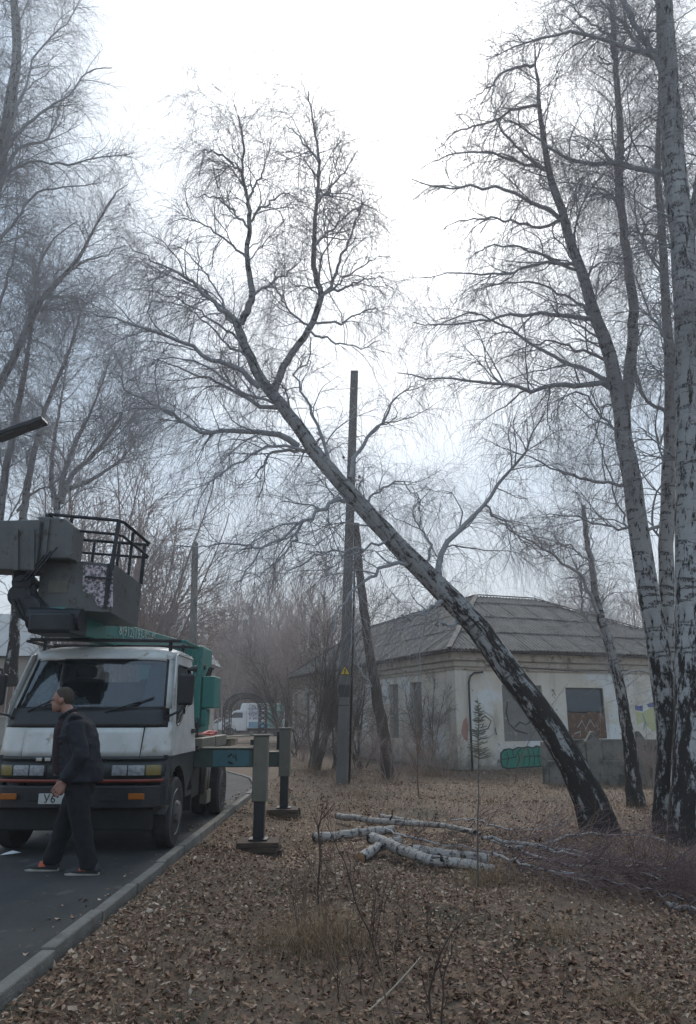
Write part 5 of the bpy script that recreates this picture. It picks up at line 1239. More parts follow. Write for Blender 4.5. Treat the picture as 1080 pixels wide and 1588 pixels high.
# ---- the leaning birch
lean = birch('leaning_birch', 'big birch leaning far left across the concrete pole, black bark at its foot', 'tree', None,
    [([(938, 1300), (912, 1235), (880, 1172), (850, 1125), (820, 1082), (785, 1035), (750, 985), (722, 952), (700, 928), (650, 880), (600, 825), (540, 762), (490, 702), (460, 658), (425, 615), (395, 572), (378, 530), (366, 500)], Yt, Yt + .6, 25, 6),
     ([(366, 500), (374, 498), (391, 459), (382, 397), (387, 355), (385, 309), (376, 267), (378, 222), (370, 178)], Yt + .6, Yt + .2, 6, .8),
     ([(424, 612), (437, 575), (462, 535), (482, 507), (499, 459), (491, 434), (487, 380), (491, 317), (495, 251), (487, 200), (478, 142)], Yt + .6, Yt + 1.2, 6.5, .8)],
    [(q, Yt + .5, Yt + .5 + dy, 3.4, .8) for q, dy in (
        ([(380, 397), (350, 372), (320, 352), (290, 340), (262, 348)], -.8), ([(387, 355), (365, 330), (330, 305), (300, 305)], .9), ([(374, 267), (350, 245), (322, 232), (305, 245)], -.4),
        ([(374, 501), (340, 470), (300, 445), (250, 422), (215, 400), (190, 392)], .9), ([(387, 345), (410, 320), (440, 300), (466, 312)], -.7), ([(391, 459), (420, 440), (450, 420), (468, 402)], .8),
        ([(491, 317), (515, 290), (540, 262), (555, 235)], -.6), ([(487, 380), (520, 350), (548, 328), (575, 310)], .9), ([(499, 459), (545, 425), (580, 402), (600, 398)], -.8), ([(495, 251), (470, 220), (450, 195), (440, 200)], .5),
        ([(487, 500), (530, 500), (570, 480), (600, 482)], .9), ([(475, 515), (520, 530), (560, 538), (592, 528)], -.9), ([(512, 451), (550, 440), (585, 430), (610, 448)], .4), ([(482, 509), (450, 480), (430, 450), (425, 410)], -.8),
        ([(390, 560), (350, 530), (310, 490), (270, 470), (235, 465)], .8), ([(378, 535), (335, 500), (290, 470), (240, 450), (200, 445)], -1.2), ([(385, 309), (400, 280), (415, 245), (420, 215)], .5), ([(360, 500), (330, 440), (300, 400), (270, 380)], .3))] +
    [([(366, 500), (353, 488), (328, 467), (299, 438), (274, 422), (232, 401), (205, 390)], Yt + .6, Yt - .2, 7, 1),
     ([(499, 459), (512, 451), (524, 413), (541, 376), (557, 330), (564, 297)], Yt + .9, Yt + 1.6, 5, .9),
     ([(403, 600), (370, 575), (328, 558), (295, 537), (253, 519), (212, 506), (170, 490), (118, 476)], Yt + .5, Yt - 1.2, 8, 1.2),
     ([(462, 692), (437, 675), (403, 669), (353, 669), (312, 671), (274, 646), (253, 635), (212, 635), (170, 644)], Yt + .5, Yt - .8, 9, 1.2),
     ([(268, 644), (230, 622), (195, 604), (187, 567), (172, 533)], Yt - .3, Yt - .8, 4, .9),
     ([(430, 632), (395, 625), (345, 596), (300, 578), (260, 562), (232, 556)], Yt + .5, Yt + 1.2, 6, 1),
     ([(425, 625), (380, 612), (340, 585), (300, 560), (250, 556), (232, 570)], Yt + .5, Yt - .5, 4, 1),
     ([(470, 700), (428, 700), (408, 722), (399, 737), (402, 745)], Yt + .5, Yt - .2, 5, 1.5),
     ([(480, 702), (440, 690), (400, 700), (372, 715), (345, 730), (320, 760), (300, 800)], Yt + .5, Yt - .9, 4.5, 1),
     ([(545, 775), (520, 776), (503, 787), (470, 808), (437, 833), (403, 854), (385, 880), (370, 904)], Yt + .4, Yt - 1.2, 6, 1.2),
     ([(470, 808), (455, 840), (430, 870), (405, 890), (385, 893)], Yt - .1, Yt - .6, 4, 1),
     ([(408, 850), (370, 846), (325, 846), (300, 851), (274, 848), (258, 862)], Yt - .8, Yt - 1.4, 3, .9),
     ([(520, 738), (510, 720), (499, 675), (482, 637), (462, 596), (458, 575), (478, 562), (480, 525)], Yt + .5, Yt + .9, 5.5, 1.2),
     ([(543, 742), (556, 700), (575, 672), (595, 650), (608, 625), (622, 610), (650, 602)], Yt + .5, Yt + 1.1, 6, 1),
     ([(678, 898), (684, 859), (718, 816), (752, 782), (778, 748), (812, 705), (824, 676), (846, 637)], Yt + .3, Yt + 1.0, 8, 1.2),
     ([(752, 782), (775, 805), (800, 830), (840, 858)], Yt + .6, Yt + 1, 3, 1),
     ([(700, 928), (670, 940), (640, 958), (625, 954)], Yt + .3, Yt - .2, 6, 3),
     ([(716, 962), (700, 972), (684, 966), (676, 972)], Yt + .3, Yt, 5, 2.5),
     ([(640, 872), (600, 878), (560, 905), (530, 940), (515, 985)], Yt + .3, Yt - .6, 5.5, 1.5),
     ([(605, 835), (560, 850), (510, 855), (470, 875), (430, 900)], Yt + .3, Yt - .9, 3.5, 1.2),
     ([(660, 880), (668, 850), (655, 820), (640, 800), (650, 770)], Yt + .3, Yt + .8, 4, 1),
     ([(560, 790), (590, 760), (620, 745), (640, 765), (655, 790)], Yt + .4, Yt + 1, 3.5, 1)],
    dict(WEEP, n1=34, wt=(.6, 1.8, 1.8), l1=(1.1, 2.5), a1=(.45, 1.1), t0=.28, f1=.45, n2=500, n3=3700, n4=22000, g1=-.04, u1=.2), 11, 'birch_dark')
# ---- right hand birches
Yr = G(1050, 1290).y
birch('twin_stemmed_birch', 'tall birch dividing low into pale stems, second from the right edge', 'tree', 'standing birches on the right',
    [([(1040, 1310), (1038, 1200), (1034, 1100), (1020, 1000), (1003, 900), (985, 780), (965, 650), (948, 560), (925, 490), (900, 420), (875, 340), (850, 260), (836, 160), (828, 60)], Yr, Yr + .8, 22, .8),
     ([(968, 640), (978, 560), (982, 480), (973, 400), (962, 300), (962, 200), (955, 100), (948, -20)], Yr + .5, Yr + 1.2, 9, 3),
     ([(1045, 1290), (1040, 1100), (1035, 950), (1034, 800), (1040, 650), (1035, 520), (1030, 430), (1027, 350), (1020, 260), (1024, 150)], Yr + .5, Yr + 1.4, 15, 3, 'root')],
    [(q, Yr + .8, Yr + .8 + dy, 4.2, .9) for q, dy in (
        ([(836, 165), (800, 168), (760, 188), (710, 205), (672, 235)], -.6), ([(850, 262), (800, 250), (750, 235), (700, 240), (650, 265)], .8), ([(875, 340), (840, 350), (780, 340), (720, 342), (682, 360)], .5),
        ([(830, 100), (790, 110), (755, 138), (725, 158)], -.4), ([(900, 420), (850, 400), (800, 382), (760, 382), (722, 402)], -1), ([(925, 490), (880, 460), (830, 440), (780, 440), (735, 452)], .9), ([(948, 560), (905, 545), (850, 530), (800, 545), (760, 570)], 1.1))] +
    [([(876, 345), (850, 324), (790, 298), (744, 290), (697, 294), (637, 281)], Yr + .8, Yr, 6, 1.2),
     ([(897, 415), (884, 411), (824, 409), (782, 426), (705, 422), (650, 430)], Yr + .7, Yr - .3, 5, 1),
     ([(950, 603), (910, 595), (858, 599), (816, 603), (782, 597), (722, 588), (671, 586), (615, 578)], Yr + .5, Yr - .8, 8, 1.2),
     ([(952, 592), (893, 569), (841, 544), (799, 518), (773, 499), (726, 490), (675, 505)], Yr + .5, Yr + 1.2, 6, 1.2),
     ([(922, 494), (876, 490), (833, 486), (790, 490), (748, 497), (697, 505), (640, 500)], Yr + .5, Yr - .2, 6, 1.2),
     ([(1025, 816), (986, 820), (935, 816), (893, 799), (841, 799)], Yr + .5, Yr, 4.5, 1),
     ([(969, 752), (910, 744), (858, 727), (812, 705), (770, 690)], Yr + .4, Yr - .4, 4.5, 1),
     ([(850, 265), (815, 240), (790, 215), (770, 180), (800, 130)], Yr + .8, Yr + .3, 4, 1),
     ([(975, 690), (930, 640), (905, 610), (870, 620), (850, 660)], Yr + .4, Yr, 4, 1),
     ([(1030, 430), (1000, 380), (985, 330), (990, 260)], Yr + 1, Yr + 1.4, 4, 1),
     ([(1035, 640), (1000, 620), (985, 560), (1000, 500)], Yr + 1, Yr + 1.4, 5, 1),
     ([(998, 860), (980, 830), (955, 770), (935, 700), (920, 650)], Yr + .4, Yr + 1.5, 3.5, 1)],
    dict(WEEP, n1=48, l1=(1.6, 3.8), a1=(.5, 1.1), t0=.32, n2=500, n3=3400, n4=17000, g1=-.05, u1=.25, bias=(-.5, 0, 0)), 12, 'birch')
birch('thick_birch', 'thickest birch at the right edge with large white patches on black bark', 'tree', 'standing birches on the right',
    [([(1068, 1330), (1072, 1200), (1074, 1100), (1075, 900), (1072, 750), (1068, 600), (1065, 480), (1058, 380), (1045, 250), (1037, 120), (1030, 0), (1025, -90)], Yr - .9, Yr - .4, 29, 11),
     ([(1058, 400), (1075, 330), (1090, 250), (1100, 150)], Yr - .5, Yr, 10, 5)],
    [([(1040, 200), (1016, 89), (990, 81), (952, 64), (893, 51), (833, 62), (790, 75), (752, 92)], Yr - .4, Yr - .8, 9, 1),
     ([(1045, 277), (995, 260), (944, 253), (893, 251), (841, 221), (807, 196), (756, 170)], Yr - .4, Yr + .8, 7, 1),
     ([(1036, 110), (1000, 60), (975, 20), (940, -40)], Yr - .4, Yr, 8, 4),
     ([(1000, 85), (950, 20), (900, -20), (860, -40)], Yr - .5, Yr - .8, 5, 1.5),
     ([(952, 64), (905, 25), (880, 0), (860, -15)], Yr - .5, Yr - .8, 3, 1),
     ([(1065, 560), (1030, 520), (1000, 470), (985, 420)], Yr - .5, Yr - .9, 5, 1),
     ([(1068, 720), (1020, 690), (990, 660)], Yr - .5, Yr - .9, 4, 1)],
    dict(WEEP, n1=34, l1=(1.2, 2.8), a1=(.5, 1.1), t0=.36, n2=330, n3=2600, n4=11500, u1=.2, bias=(-.3, 0, 0)), 13, 'birch')
Yb = G(987, 1247).y
birch('broken_birch', 'slim birch with a snapped top leaning left in front of the concrete fence', 'tree', None,
    [([(987, 1250), (978, 1170), (966, 1090), (953, 1030), (940, 985), (925, 930), (918, 880), (910, 830), (905, 785)], Yb, Yb + .2, 12, 3)],
    [([(928, 952), (910, 910), (893, 884), (841, 850), (799, 825), (756, 791)], Yb, Yb - .6, 5, 1),
     ([(915, 870), (890, 850), (850, 842), (810, 850)], Yb, Yb + .6, 3, 1),
     ([(935, 990), (905, 950), (900, 900), (888, 870)], Yb, Yb + .6, 3, 1), ([(955, 1050), (990, 1040), (1030, 1050), (1060, 1045)], Yb, Yb - .4, 3, 1)],
    dict(l2=(.6, 1.6), l3=(.4, .9), l4=(.3, .6), g2=-.02, g3=-.05, g4=-.2, n1=7, l1=(.8, 1.8), a1=(.6, 1.2), t0=.3, n2=110, n3=900, n4=2400, mt='twig'), 14, 'birch')
# ---- dark dead trunk leaning by the pole
Yd = G(600, 1205).y
birch('dark_leaning_trunk', 'dark bare broken trunk leaning left just right of the concrete pole', 'tree', None,
    [([(603, 1208), (596, 1140), (583, 1070), (570, 990), (560, 900), (552, 812)], Yd, Yd, 10, 5)],
    [([(583, 1070), (560, 1040), (550, 1000)], Yd, Yd - .5, 2.5, 1)],
    dict(l2=(.6, 1.2), l3=(.3, .7), l4=(.2, .5), g3=0, g4=0, n1=5, l1=(.6, 1.4), a1=(.6, 1.2), t0=.15, n2=24, n3=160, n4=300), 15, 'brown_bark', flare=1.2)
# ---- left birches
LW_ = dict(WEEP, g3=-.12, g4=-.35)
birch('left_tall_birch', 'tallest birch at the left edge, weeping crown reaching the top corner', 'tree', 'birches on the left beyond the truck',
    [([(-75, 1120), (-60, 800), (-35, 500), (-5, 280), (10, 200), (20, 133), (27, 80), (24, 20), (20, -60)], 17, 17.5, 18, 5)],
    [([(0, 250), (30, 205), (70, 172), (110, 145), (135, 112), (175, 105)], 17, 16.5, 5, 1), ([(-20, 330), (20, 262), (60, 250), (105, 255), (150, 245), (200, 240)], 17, 16.4, 5, 1),
     ([(5, 230), (40, 130), (60, 80), (100, 40), (125, 0)], 17, 17.8, 4, 1), ([(-15, 300), (30, 230), (75, 215), (95, 150), (110, 130)], 17, 17.6, 5, 1), ([(-30, 400), (20, 350), (55, 300), (100, 290), (160, 285)], 17, 17.9, 5, 1)],
    dict(LW_, n1=26, l1=(2.0, 4.5), a1=(.5, 1.1), t0=.45, n2=330, n3=2600, n4=11000, l2=(1.0, 2.2), u1=.2, bias=(.6, 0, 0), r4=.0022), 21, 'birch')
birch('slanting_birch', 'birch slanting right from the left edge behind the lamp head', 'tree', 'birches on the left beyond the truck',
    [([(-90, 1120), (-55, 800), (-10, 620), (20, 560), (40, 513), (67, 463), (100, 427), (123, 400), (147, 353), (177, 303), (198, 286)], 19, 19.5, 14, .5)],
    [([(67, 463), (100, 460), (140, 470), (170, 490)], 19.3, 19, 3, 1), ([(100, 427), (130, 405), (165, 395), (195, 380)], 19.3, 19.8, 3, 1), ([(20, 560), (50, 480), (60, 420), (85, 370), (120, 345)], 19.2, 18.7, 5, 1), ([(0, 600), (-5, 500), (20, 400), (30, 340)], 19.2, 19.8, 6, 1.5)],
    dict(LW_, n1=24, l1=(2.0, 4.0), a1=(.4, 1.0), t0=.4, n2=230, n3=1700, n4=7500, l2=(1.0, 2.2), u1=.3, r4=.0022), 22, 'birch')
birch('grey_birch', 'slim grey birch standing between the lamp head and the basket arm', 'tree', 'birches on the left beyond the truck',
    [([(-25, 1120), (-12, 900), (10, 727), (20, 683), (27, 633), (37, 587), (50, 500), (60, 420), (75, 360)], 21, 21, 11, .5), ([(18, 1050), (32, 850), (45, 740), (57, 687), (73, 627), (90, 587), (110, 540), (130, 470), (150, 430)], 21, 21.6, 9, .5, 'root')],
    [([(27, 793), (60, 760), (90, 745), (120, 700)], 21.2, 21, 3.5, 1)],
    dict(LW_, n1=26, l1=(2.0, 4.0), a1=(.35, .9), t0=.35, n2=210, n3=1500, n4=6500, l2=(1.0, 2.2), u1=.35, g2=.02, g3=-.05, g4=-.15, r4=.0026), 23, 'birch')
birch('fan_crowned_tree', 'dense fan crowned bare tree rising behind the basket railing', 'tree', 'birches on the left beyond the truck',
    [([(62, 1120), (74, 960), (84, 850), (90, 793), (100, 733), (120, 683), (143, 633), (160, 590), (170, 555)], 24, 24, 10, .5), ([(95, 780), (110, 740), (150, 700), (185, 650), (200, 610)], 24, 24.5, 5, .5), ([(90, 800), (80, 740), (85, 680), (95, 620), (105, 560)], 24, 23.5, 5, .5), ([(100, 760), (140, 745), (185, 715), (215, 680)], 24, 24.5, 4.5, .5)],
    [], dict(l2=(1.4, 3.0), l3=(.7, 1.6), l4=(.5, 1.0), g2=.10, g3=.03, g4=.0, w2=.12, w3=.14, n1=44, l1=(2.5, 4.5), a1=(.3, .8), t0=.25, n2=300, n3=1800, n4=6500, u1=.35, f1=.5, r4=.0030), 24, 'birch')

# ---- thickets: prototypes copied with their own place, turn and size
def clump(name, seed, nst, h, spread, n1, n2, n3, m_, r0, rtw, lean_=0):
    rs.seed(seed); b = np.zeros((nst, 2)); K = 16; P0 = np.empty((nst, K, 3))
    d = unit(np.stack([rs.normal(lean_, spread, nst), rs.normal(0, spread, nst), np.ones(nst)], 1)); p = np.stack([rs.normal(0, .12, nst), rs.normal(0, .12, nst), np.full(nst, -.15)], 1)
    hh = h * rs.uniform(.6, 1.0, nst)
    for j in range(K):
        P0[:, j] = p; d = unit(d + rs.normal(0, .07, (nst, 3)) + np.array([0, 0, .03])); p = p + d * (hh / K)[:, None]
    R0 = r0 * rs.uniform(.5, 1, nst)[:, None] * (1 - .85 * np.linspace(0, 1, K))[None] + rtw
    P1, R1 = grow(P0, R0, n1, (.18 * h, .36 * h), (.3, .8), 9, .12, .05, t0=.15, rs_=.6, rmin=rtw * 1.4, rl=.010, fall=.5, up0=.2)
    P2, R2 = grow(P1, R1, n2, (.08 * h, .18 * h), (.3, .9), 5, .15, .03, t0=.1, rs_=.7, rmin=rtw * 1.1, rl=.008, fall=.3)
    P3, R3 = grow(P2, R2, n3, (.04 * h, .10 * h), (.3, 1.0), 3, .15, .0, t0=.1, rs_=.8, rmin=rtw, rl=.004, fall=.2)
    Vs, Fs, o_ = [], [], 0
    for a, r, sd in ((P0, R0, 6), (P1, R1, 4), (P2, R2, 3), (P3, R3, 3)):
        V, F, _ = tubes(a, r, sd); Vs.append(V); Fs.append(F + o_); o_ += len(V)
    return np_mesh(name, np.concatenate(Vs), np.concatenate(Fs), M[m_])
shr = [clump('shrub_mesh', 31, 9, 5.2, .34, 70, 420, 1500, 'shrub', .055, .0040, -.1), clump('shrub_mesh', 32, 7, 4.2, .40, 60, 380, 1200, 'shrub', .045, .0040), clump('shrub_mesh', 33, 12, 2.6, .5, 60, 320, 1000, 'twig_red', .016, .0028)]
def put(me, name, x, y, s, label, cat, group):
    o = link(name, me); o.location = (x, y, gz(x, y)); o.rotation_euler = (0, 0, rnd.uniform(0, 6.28)); o.scale = (s, s, s * rnd.uniform(.9, 1.1)); return tag(o, label, cat, group)
near = [(488, 1196, 0, 1.25, 'tallest bare shrub left of the concrete pole, two thick crooked stems'), (452, 1180, 0, 1.05, 'bare shrub behind the farther outrigger leg, branches crossing the far building wall'), (520, 1190, 1, 1.15, 'bare shrub hard against the left side of the concrete pole'),
        (563, 1192, 1, 1.0, 'bare shrub between the concrete pole and the dark leaning trunk'), (668, 1200, 1, .75, 'bare shrub before the walled windows near the building corner'),
        (600, 1212, 2, .8, 'low reddish bush at the foot of the dark leaning trunk'), (545, 1206, 2, .8, 'low reddish bush at the foot of the concrete pole'), (690, 1205, 2, .7, 'low reddish bush by the wall just left of the rain pipe'), (470, 1186, 2, .9, 'low reddish bush left of the concrete pole behind the outrigger'), (1010, 1222, 2, .6, 'low bare bush at the foot of the fence beside the thick birch'), (640, 1214, 2, .6, 'low reddish bush in dead weeds before the left wall')]
for px, py, k, s, lab in near:
    g = G(px, py); put(shr[k], 'bare_shrub', g.x, g.y, s, lab, 'shrub', 'bare shrubs round the concrete pole')
far = [clump('thicket_mesh', 41, 7, 10, .20, 56, 300, 1000, 'twig_red', .06, .0080), clump('thicket_mesh', 42, 4, 12, .14, 60, 300, 1000, 'twig_red', .08, .0080), clump('thicket_mesh', 43, 9, 7, .30, 56, 300, 950, 'twig_red', .04, .0080), clump('thicket_mesh', 44, 1, 15, .05, 80, 420, 1300, 'twig', .09, .0065)]
def farput(px, Y_, k, top, lab, grp, nm='thicket_tree'):
    x = (px - 540) / FPX * (Y_ * CP - 1.6 * SP); hz_ = P(px, top, Y_).z; s = hz_ / {0: 9.2, 1: 11.2, 2: 6.4, 3: 14.5}[k]; return put(far[k], nm, x, Y_, s, lab, 'tree', grp)
rnd.seed(5)
for px in range(318, 500, 11):
    farput(px + rnd.uniform(-5, 5), rnd.uniform(68, 84) if px < 452 else rnd.uniform(40, 52), rnd.choice([0, 0, 1, 2]), rnd.uniform(860, 960), 'bare reddish brown thicket tree beyond the metal arch and van', 'thicket trees between truck and building')
for px in range(330, 560, 28):
    farput(px + rnd.uniform(-6, 6), rnd.uniform(80, 98), rnd.choice([0, 1]), rnd.uniform(890, 960), 'distant bare tree far behind the thicket and parked van', 'distant trees behind the thicket')
for px in range(560, 1130, 27):
    farput(px + rnd.uniform(-8, 8), rnd.uniform(48, 62), rnd.choice([3, 3, 1]), rnd.uniform(835, 900) if px > 860 else rnd.uniform(880, 930), 'thin bare tree rising behind the corrugated roof', 'thin bare trees behind the building')
for i, px in enumerate((232, 262, 286)):
    farput(px, 40, 2, 905 + 12 * i, ('leftmost', 'middle', 'rightmost')[i] + ' of three small bare trees before the grey roof behind the boom', 'small bare trees by the grey roofed building')
for i, (px, Y_, k, top) in enumerate(((60, 33, 0, 700), (125, 34, 1, 640), (178, 33, 0, 690), (206, 35, 0, 740))):
    farput(px, Y_, k, top, 'bare tree in the dense row far behind the truck cab and basket', 'dense tree row behind the truck')
for px, w_ in ((44, 6), (20, 5), (64, 5)):
    pass
# ================================================================ SMALL THINGS: felled logs, brush, weeds, saplings
rs.seed(77)
def ground_line(pts, h0, h1, r0, r1, K=16):
    o = []
    n = len(pts)
    for i, q in enumerate(pts):
        h = h0 + (h1 - h0) * i / (n - 1); g = G(q[0], q[1], -.2 + h); o.append((g.x, g.y, gz(g.x, g.y) + h))
    a = resample(o, K); t = np.linspace(0, 1, K); return a, (r0 + (r1 - r0) * t)
def log(pts, h0, h1, r0, r1, label, cutends=(True, True), stubs=0, cat='log', grp='felled birch logs'):
    a, r = ground_line(pts, h0, h1, r0, r1); a = jitter(a, .006); b = a[0].copy(); root = empty('birch_log', b, label, cat, grp)
    tube_obj('bark', (a - b)[None], r[None], 12, M['birch_log'], root, uv=True, wob=.05)
    for e_, i, j in ((cutends[0], 0, 1), (cutends[1], -1, -2)):
        if e_:
            d = Vector(a[i] - a[j]).normalized(); p = Vector(a[i] - b)
            MB().tube([p - d * .004, p + d * .003], float(r[i]) * .98, 12).build('cut_end', M['cutwood'], root)
    for k in range(stubs):
        i = rnd.randint(2, 13); p = Vector(a[i] - b); d = Vector((rnd.uniform(-.6, .6), rnd.uniform(-.5, .3), rnd.uniform(.1, .6))).normalized()
        MB().tube([p, p + d * .07, p + d * .11 + Vector((.02, 0, .01))], [float(r[i]) * .45, float(r[i]) * .33, float(r[i]) * .3], 8).build('stub', M['birch_log'], root, smooth=True)
    return a, r
log([(523, 1269), (572, 1274), (633, 1277), (695, 1281), (737, 1289)], .10, .26, .050, .032, 'long thin white pole lying along the back of the log pile', (True, False), 2)
log([(487, 1299), (511, 1299), (542, 1295), (581, 1290), (612, 1288)], .055, .10, .062, .055, 'white log sticking out farthest left of the pile', (True, True), 1)
log([(559, 1329), (581, 1317), (600, 1307), (622, 1300)], .05, .18, .062, .060, 'short log end pointing at the camera left of centre of the pile', (True, True), 0)
log([(575, 1300), (603, 1309), (640, 1324), (670, 1336), (710, 1342), (768, 1349)], .17, .06, .075, .055, 'thick curved log across the front of the pile reaching its lower right end', (True, True), 2)
log([(640, 1316), (679, 1321), (725, 1327), (759, 1329)], .14, .13, .055, .072, 'log with the bright sawn face at its right end', (True, True), 0)
log([(590, 1262), (640, 1270), (690, 1278), (745, 1292)], .12, .16, .035, .022, 'slim pole behind the log pile with broken side twigs', (True, False), 3)
def brushbranch(pts, h0, h1, r0, label, ntw=30, m='birch_log', curl=.2):
    a, r = ground_line(pts, h0, h1, r0, r0 * .35, 18); a = jitter(a, .012); b = a[0].copy(); root = empty('felled_branch', b, label, 'branch', 'felled birch branches beside the logs')
    tube_obj('bark', (a - b)[None], r[None], 8, M[m], root, uv=True)
    Pn, Rn = a[None], r[None]
    P2, R2 = grow(Pn, Rn, ntw, (.35, 1.0), (.3, .8), 8, .14, .0, t0=.15, rs_=.6, rmin=.003, rl=.010, fall=.3, up0=.05)
    P3, R3 = grow(P2, R2, ntw * 6, (.2, .55), (.3, .8), 5, .12, -.05, t0=.1, rs_=.7, rmin=.0018, rl=.006)
    P4, R4 = grow(P3, R3, ntw * 16, (.1, .30), (.3, .8), 3, .10, -.05, t0=.1, rs_=.7, rmin=.0014, rl=.004)
    Vs, Fs, o_ = [], [], 0
    for q, rr in ((P2, R2), (P3, R3), (P4, R4)):
        q = q.copy(); g0 = gh(q[..., 0], q[..., 1]); q[..., 2] = g0 + (q[..., 2] - g0) * .85; q[..., 2] = np.maximum(q[..., 2], gh(q[..., 0], q[..., 1]) + .01); V, F, _ = tubes(q - b, rr, 3); Vs.append(V); Fs.append(F + o_); o_ += len(V)
    tag(link('twigs', np_mesh('twigs', np.concatenate(Vs), np.concatenate(Fs), M['twig_purple']), root), kind='stuff')
M['twig_purple'] = mat('birch_twig_purple', (.11, .065, .065), (.17, .11, .105), rough=.7, scale=4)
brushbranch([(747, 1295), (816, 1306), (885, 1318), (954, 1338), (1011, 1358), (1040, 1372)], .30, .08, .024, 'white branch arching from the log tops down to the lower right', 34)
brushbranch([(790, 1311), (850, 1303), (908, 1297), (1017, 1297), (1057, 1323)], .24, .10, .018, 'pale branch lying straight across the back of the brush heap', 28)
brushbranch([(764, 1323), (827, 1349), (896, 1363), (931, 1381)], .22, .05, .018, 'pale branch dipping along the front of the brush heap', 30)
brushbranch([(850, 1313), (900, 1328), (942, 1338), (1011, 1341), (1085, 1342)], .26, .14, .018, 'pale branch levelling out towards the right edge', 34)
brushbranch([(760, 1300), (830, 1325), (900, 1345), (980, 1352), (1090, 1368)], .20, .10, .020, 'white branch running low through the middle of the brush heap', 40)
brushbranch([(960, 1330), (1010, 1345), (1070, 1360), (1130, 1372)], .2, .1, .014, 'thin branch leaving the frame amid the dark twigs at the right', 40)
brushbranch([(1031, 1395), (1055, 1400), (1085, 1408)], .05, .05, .020, 'short white branch end at the right edge below the brush heap', 10)
brushbranch([(600, 1285), (660, 1300), (720, 1310), (790, 1320)], .24, .22, .012, 'thin dark branch lying over the logs', 26, 'branch')
brushbranch([(870, 1350), (930, 1360), (1000, 1375), (1060, 1392)], .12, .05, .012, 'dark twiggy branch at the nearest side of the brush heap', 44, 'branch')
brushbranch([(700, 1270), (740, 1275), (800, 1290), (870, 1285)], .10, .20, .012, 'dark branch behind the logs among grass', 26, 'branch')
# fallen twigs all over the litter
n = 420; x, y = scatter(n, 2.4, 16); n = len(x); a_ = rs.uniform(0, 6.28, n); l_ = rs.uniform(.05, .28, n); K = 5; Pt = np.empty((n, K, 3)); h_ = a_.copy(); px1, py1 = x.copy(), y.copy()
for j in range(K):
    Pt[:, j, 0] = px1; Pt[:, j, 1] = py1; Pt[:, j, 2] = gh(px1, py1) + .028; h_ = h_ + rs.normal(0, .35, n); px1 = px1 + np.cos(h_) * l_ / K; py1 = py1 + np.sin(h_) * l_ / K
tag(tube_obj('fallen_twigs', Pt, np.repeat(rs.uniform(.0015, .0045, n)[:, None], K, 1), 4, M['twig_purple']), 'small broken twigs strewn over the leaves', 'twigs', kind='stuff')
# one pale stick
a, r = ground_line([(572, 1567), (600, 1536), (630, 1505), (652, 1481)], .03, .05, .006, .004, 8)
tag(tube_obj('stick', a[None], r[None], 6, M['plank']), 'thin pale stick lying aslant on the leaves near the bottom edge', 'stick')
# weeds: each stalk its own thing with side shoots
def weed(pts, r0, label, n1=6, n2=10, droop=0, m='weed', heads=0):
    g = G(*pts[0]); zb = gz(g.x, g.y); o = []
    Yq = g.y
    for i, q in enumerate(pts):
        p = P(q[0], q[1], Yq + .03 * i); o.append((p.x, p.y, p.z))
    o[0] = (g.x, g.y, zb - .02); a = resample(o, 12); a = jitter(a, .004); r = 2.0 * r0 * (1 - .7 * np.linspace(0, 1, 12)); b = a[0].copy()
    root = empty('dry_weed', b, label, 'dry weed', 'bare weed stalks and saplings near the camera')
    V, F, _ = tubes((a - b)[None], r[None], 6); link('stalk', np_mesh('stalk', V, F, M[m], True), root)
    L_ = float(np.linalg.norm(a[-1] - a[0]))
    P1, R1 = grow(a[None], r[None], n1, (.18 * L_, .5 * L_), (.3, .8), 8, .13, .02, t0=.15, rs_=.65, rmin=.0023, rl=.010, fall=.5, up0=.25)
    P2, R2 = grow(P1, R1, n2, (.06 * L_, .2 * L_), (.3, .9), 5, .15, .0, t0=.15, rs_=.7, rmin=.0017, rl=.008)
    V1, F1, _ = tubes(P1 - b, R1, 4); V2_, F2, _ = tubes(P2 - b, R2, 3)
    tag(link('shoots', np_mesh('shoots', np.concatenate([V1, V2_]), np.concatenate([F1, F2 + len(V1)]), M[m]), root), kind='stuff')
weed([(494, 1430), (495, 1380), (497, 1330), (496, 1277), (520, 1245)], .0055, 'tallest brown stalk left of the logs, bending right at its tip', 9, 20, m='weed_dark')
weed([(672, 1600), (667, 1530), (684, 1478), (712, 1432), (747, 1418)], .004, 'dark forked stalk at the bottom edge curving right', 6, 10, m='weed_dark')
weed([(684, 1600), (688, 1524), (700, 1480), (708, 1455)], .0034, 'straight dark stalk right of the forked one at the bottom edge', 4, 8, m='weed_dark')
weed([(590, 1500), (575, 1450), (552, 1404), (538, 1346), (506, 1277)], .004, 'long thin stalk leaning far left past the log ends', 6, 14, m='weed_dark')
weed([(520, 1500), (505, 1440), (500, 1390), (512, 1330)], .004, 'reddish stalk rising out of the big grass tuft', 8, 22, m='weed')
weed([(470, 1475), (462, 1440), (458, 1390), (470, 1350)], .0035, 'short reddish stalk at the left of the big grass tuft', 8, 20, m='weed')
weed([(545, 1560), (520, 1500), (492, 1450), (465, 1420)], .004, 'bent stalk leaning left in front of the big grass tuft', 5, 10)
weed([(610, 1588), (590, 1520), (560, 1470), (545, 1430)], .0035, 'thin stalk leaning left beside the pale stick', 4, 8)
weed([(480, 1440), (470, 1400), (480, 1340), (474, 1300)], .003, 'wispy stalk left of the tallest brown stalk', 7, 18, m='weed')
weed([(555, 1400), (560, 1370), (552, 1330), (540, 1300)], .003, 'wispy stalk in front of the short log end', 6, 14, m='weed')
weed([(1040, 1440), (1000, 1400), (985, 1380), (960, 1365)], .0035, 'thin stalk leaning left at the nearest corner of the brush heap', 4, 8)
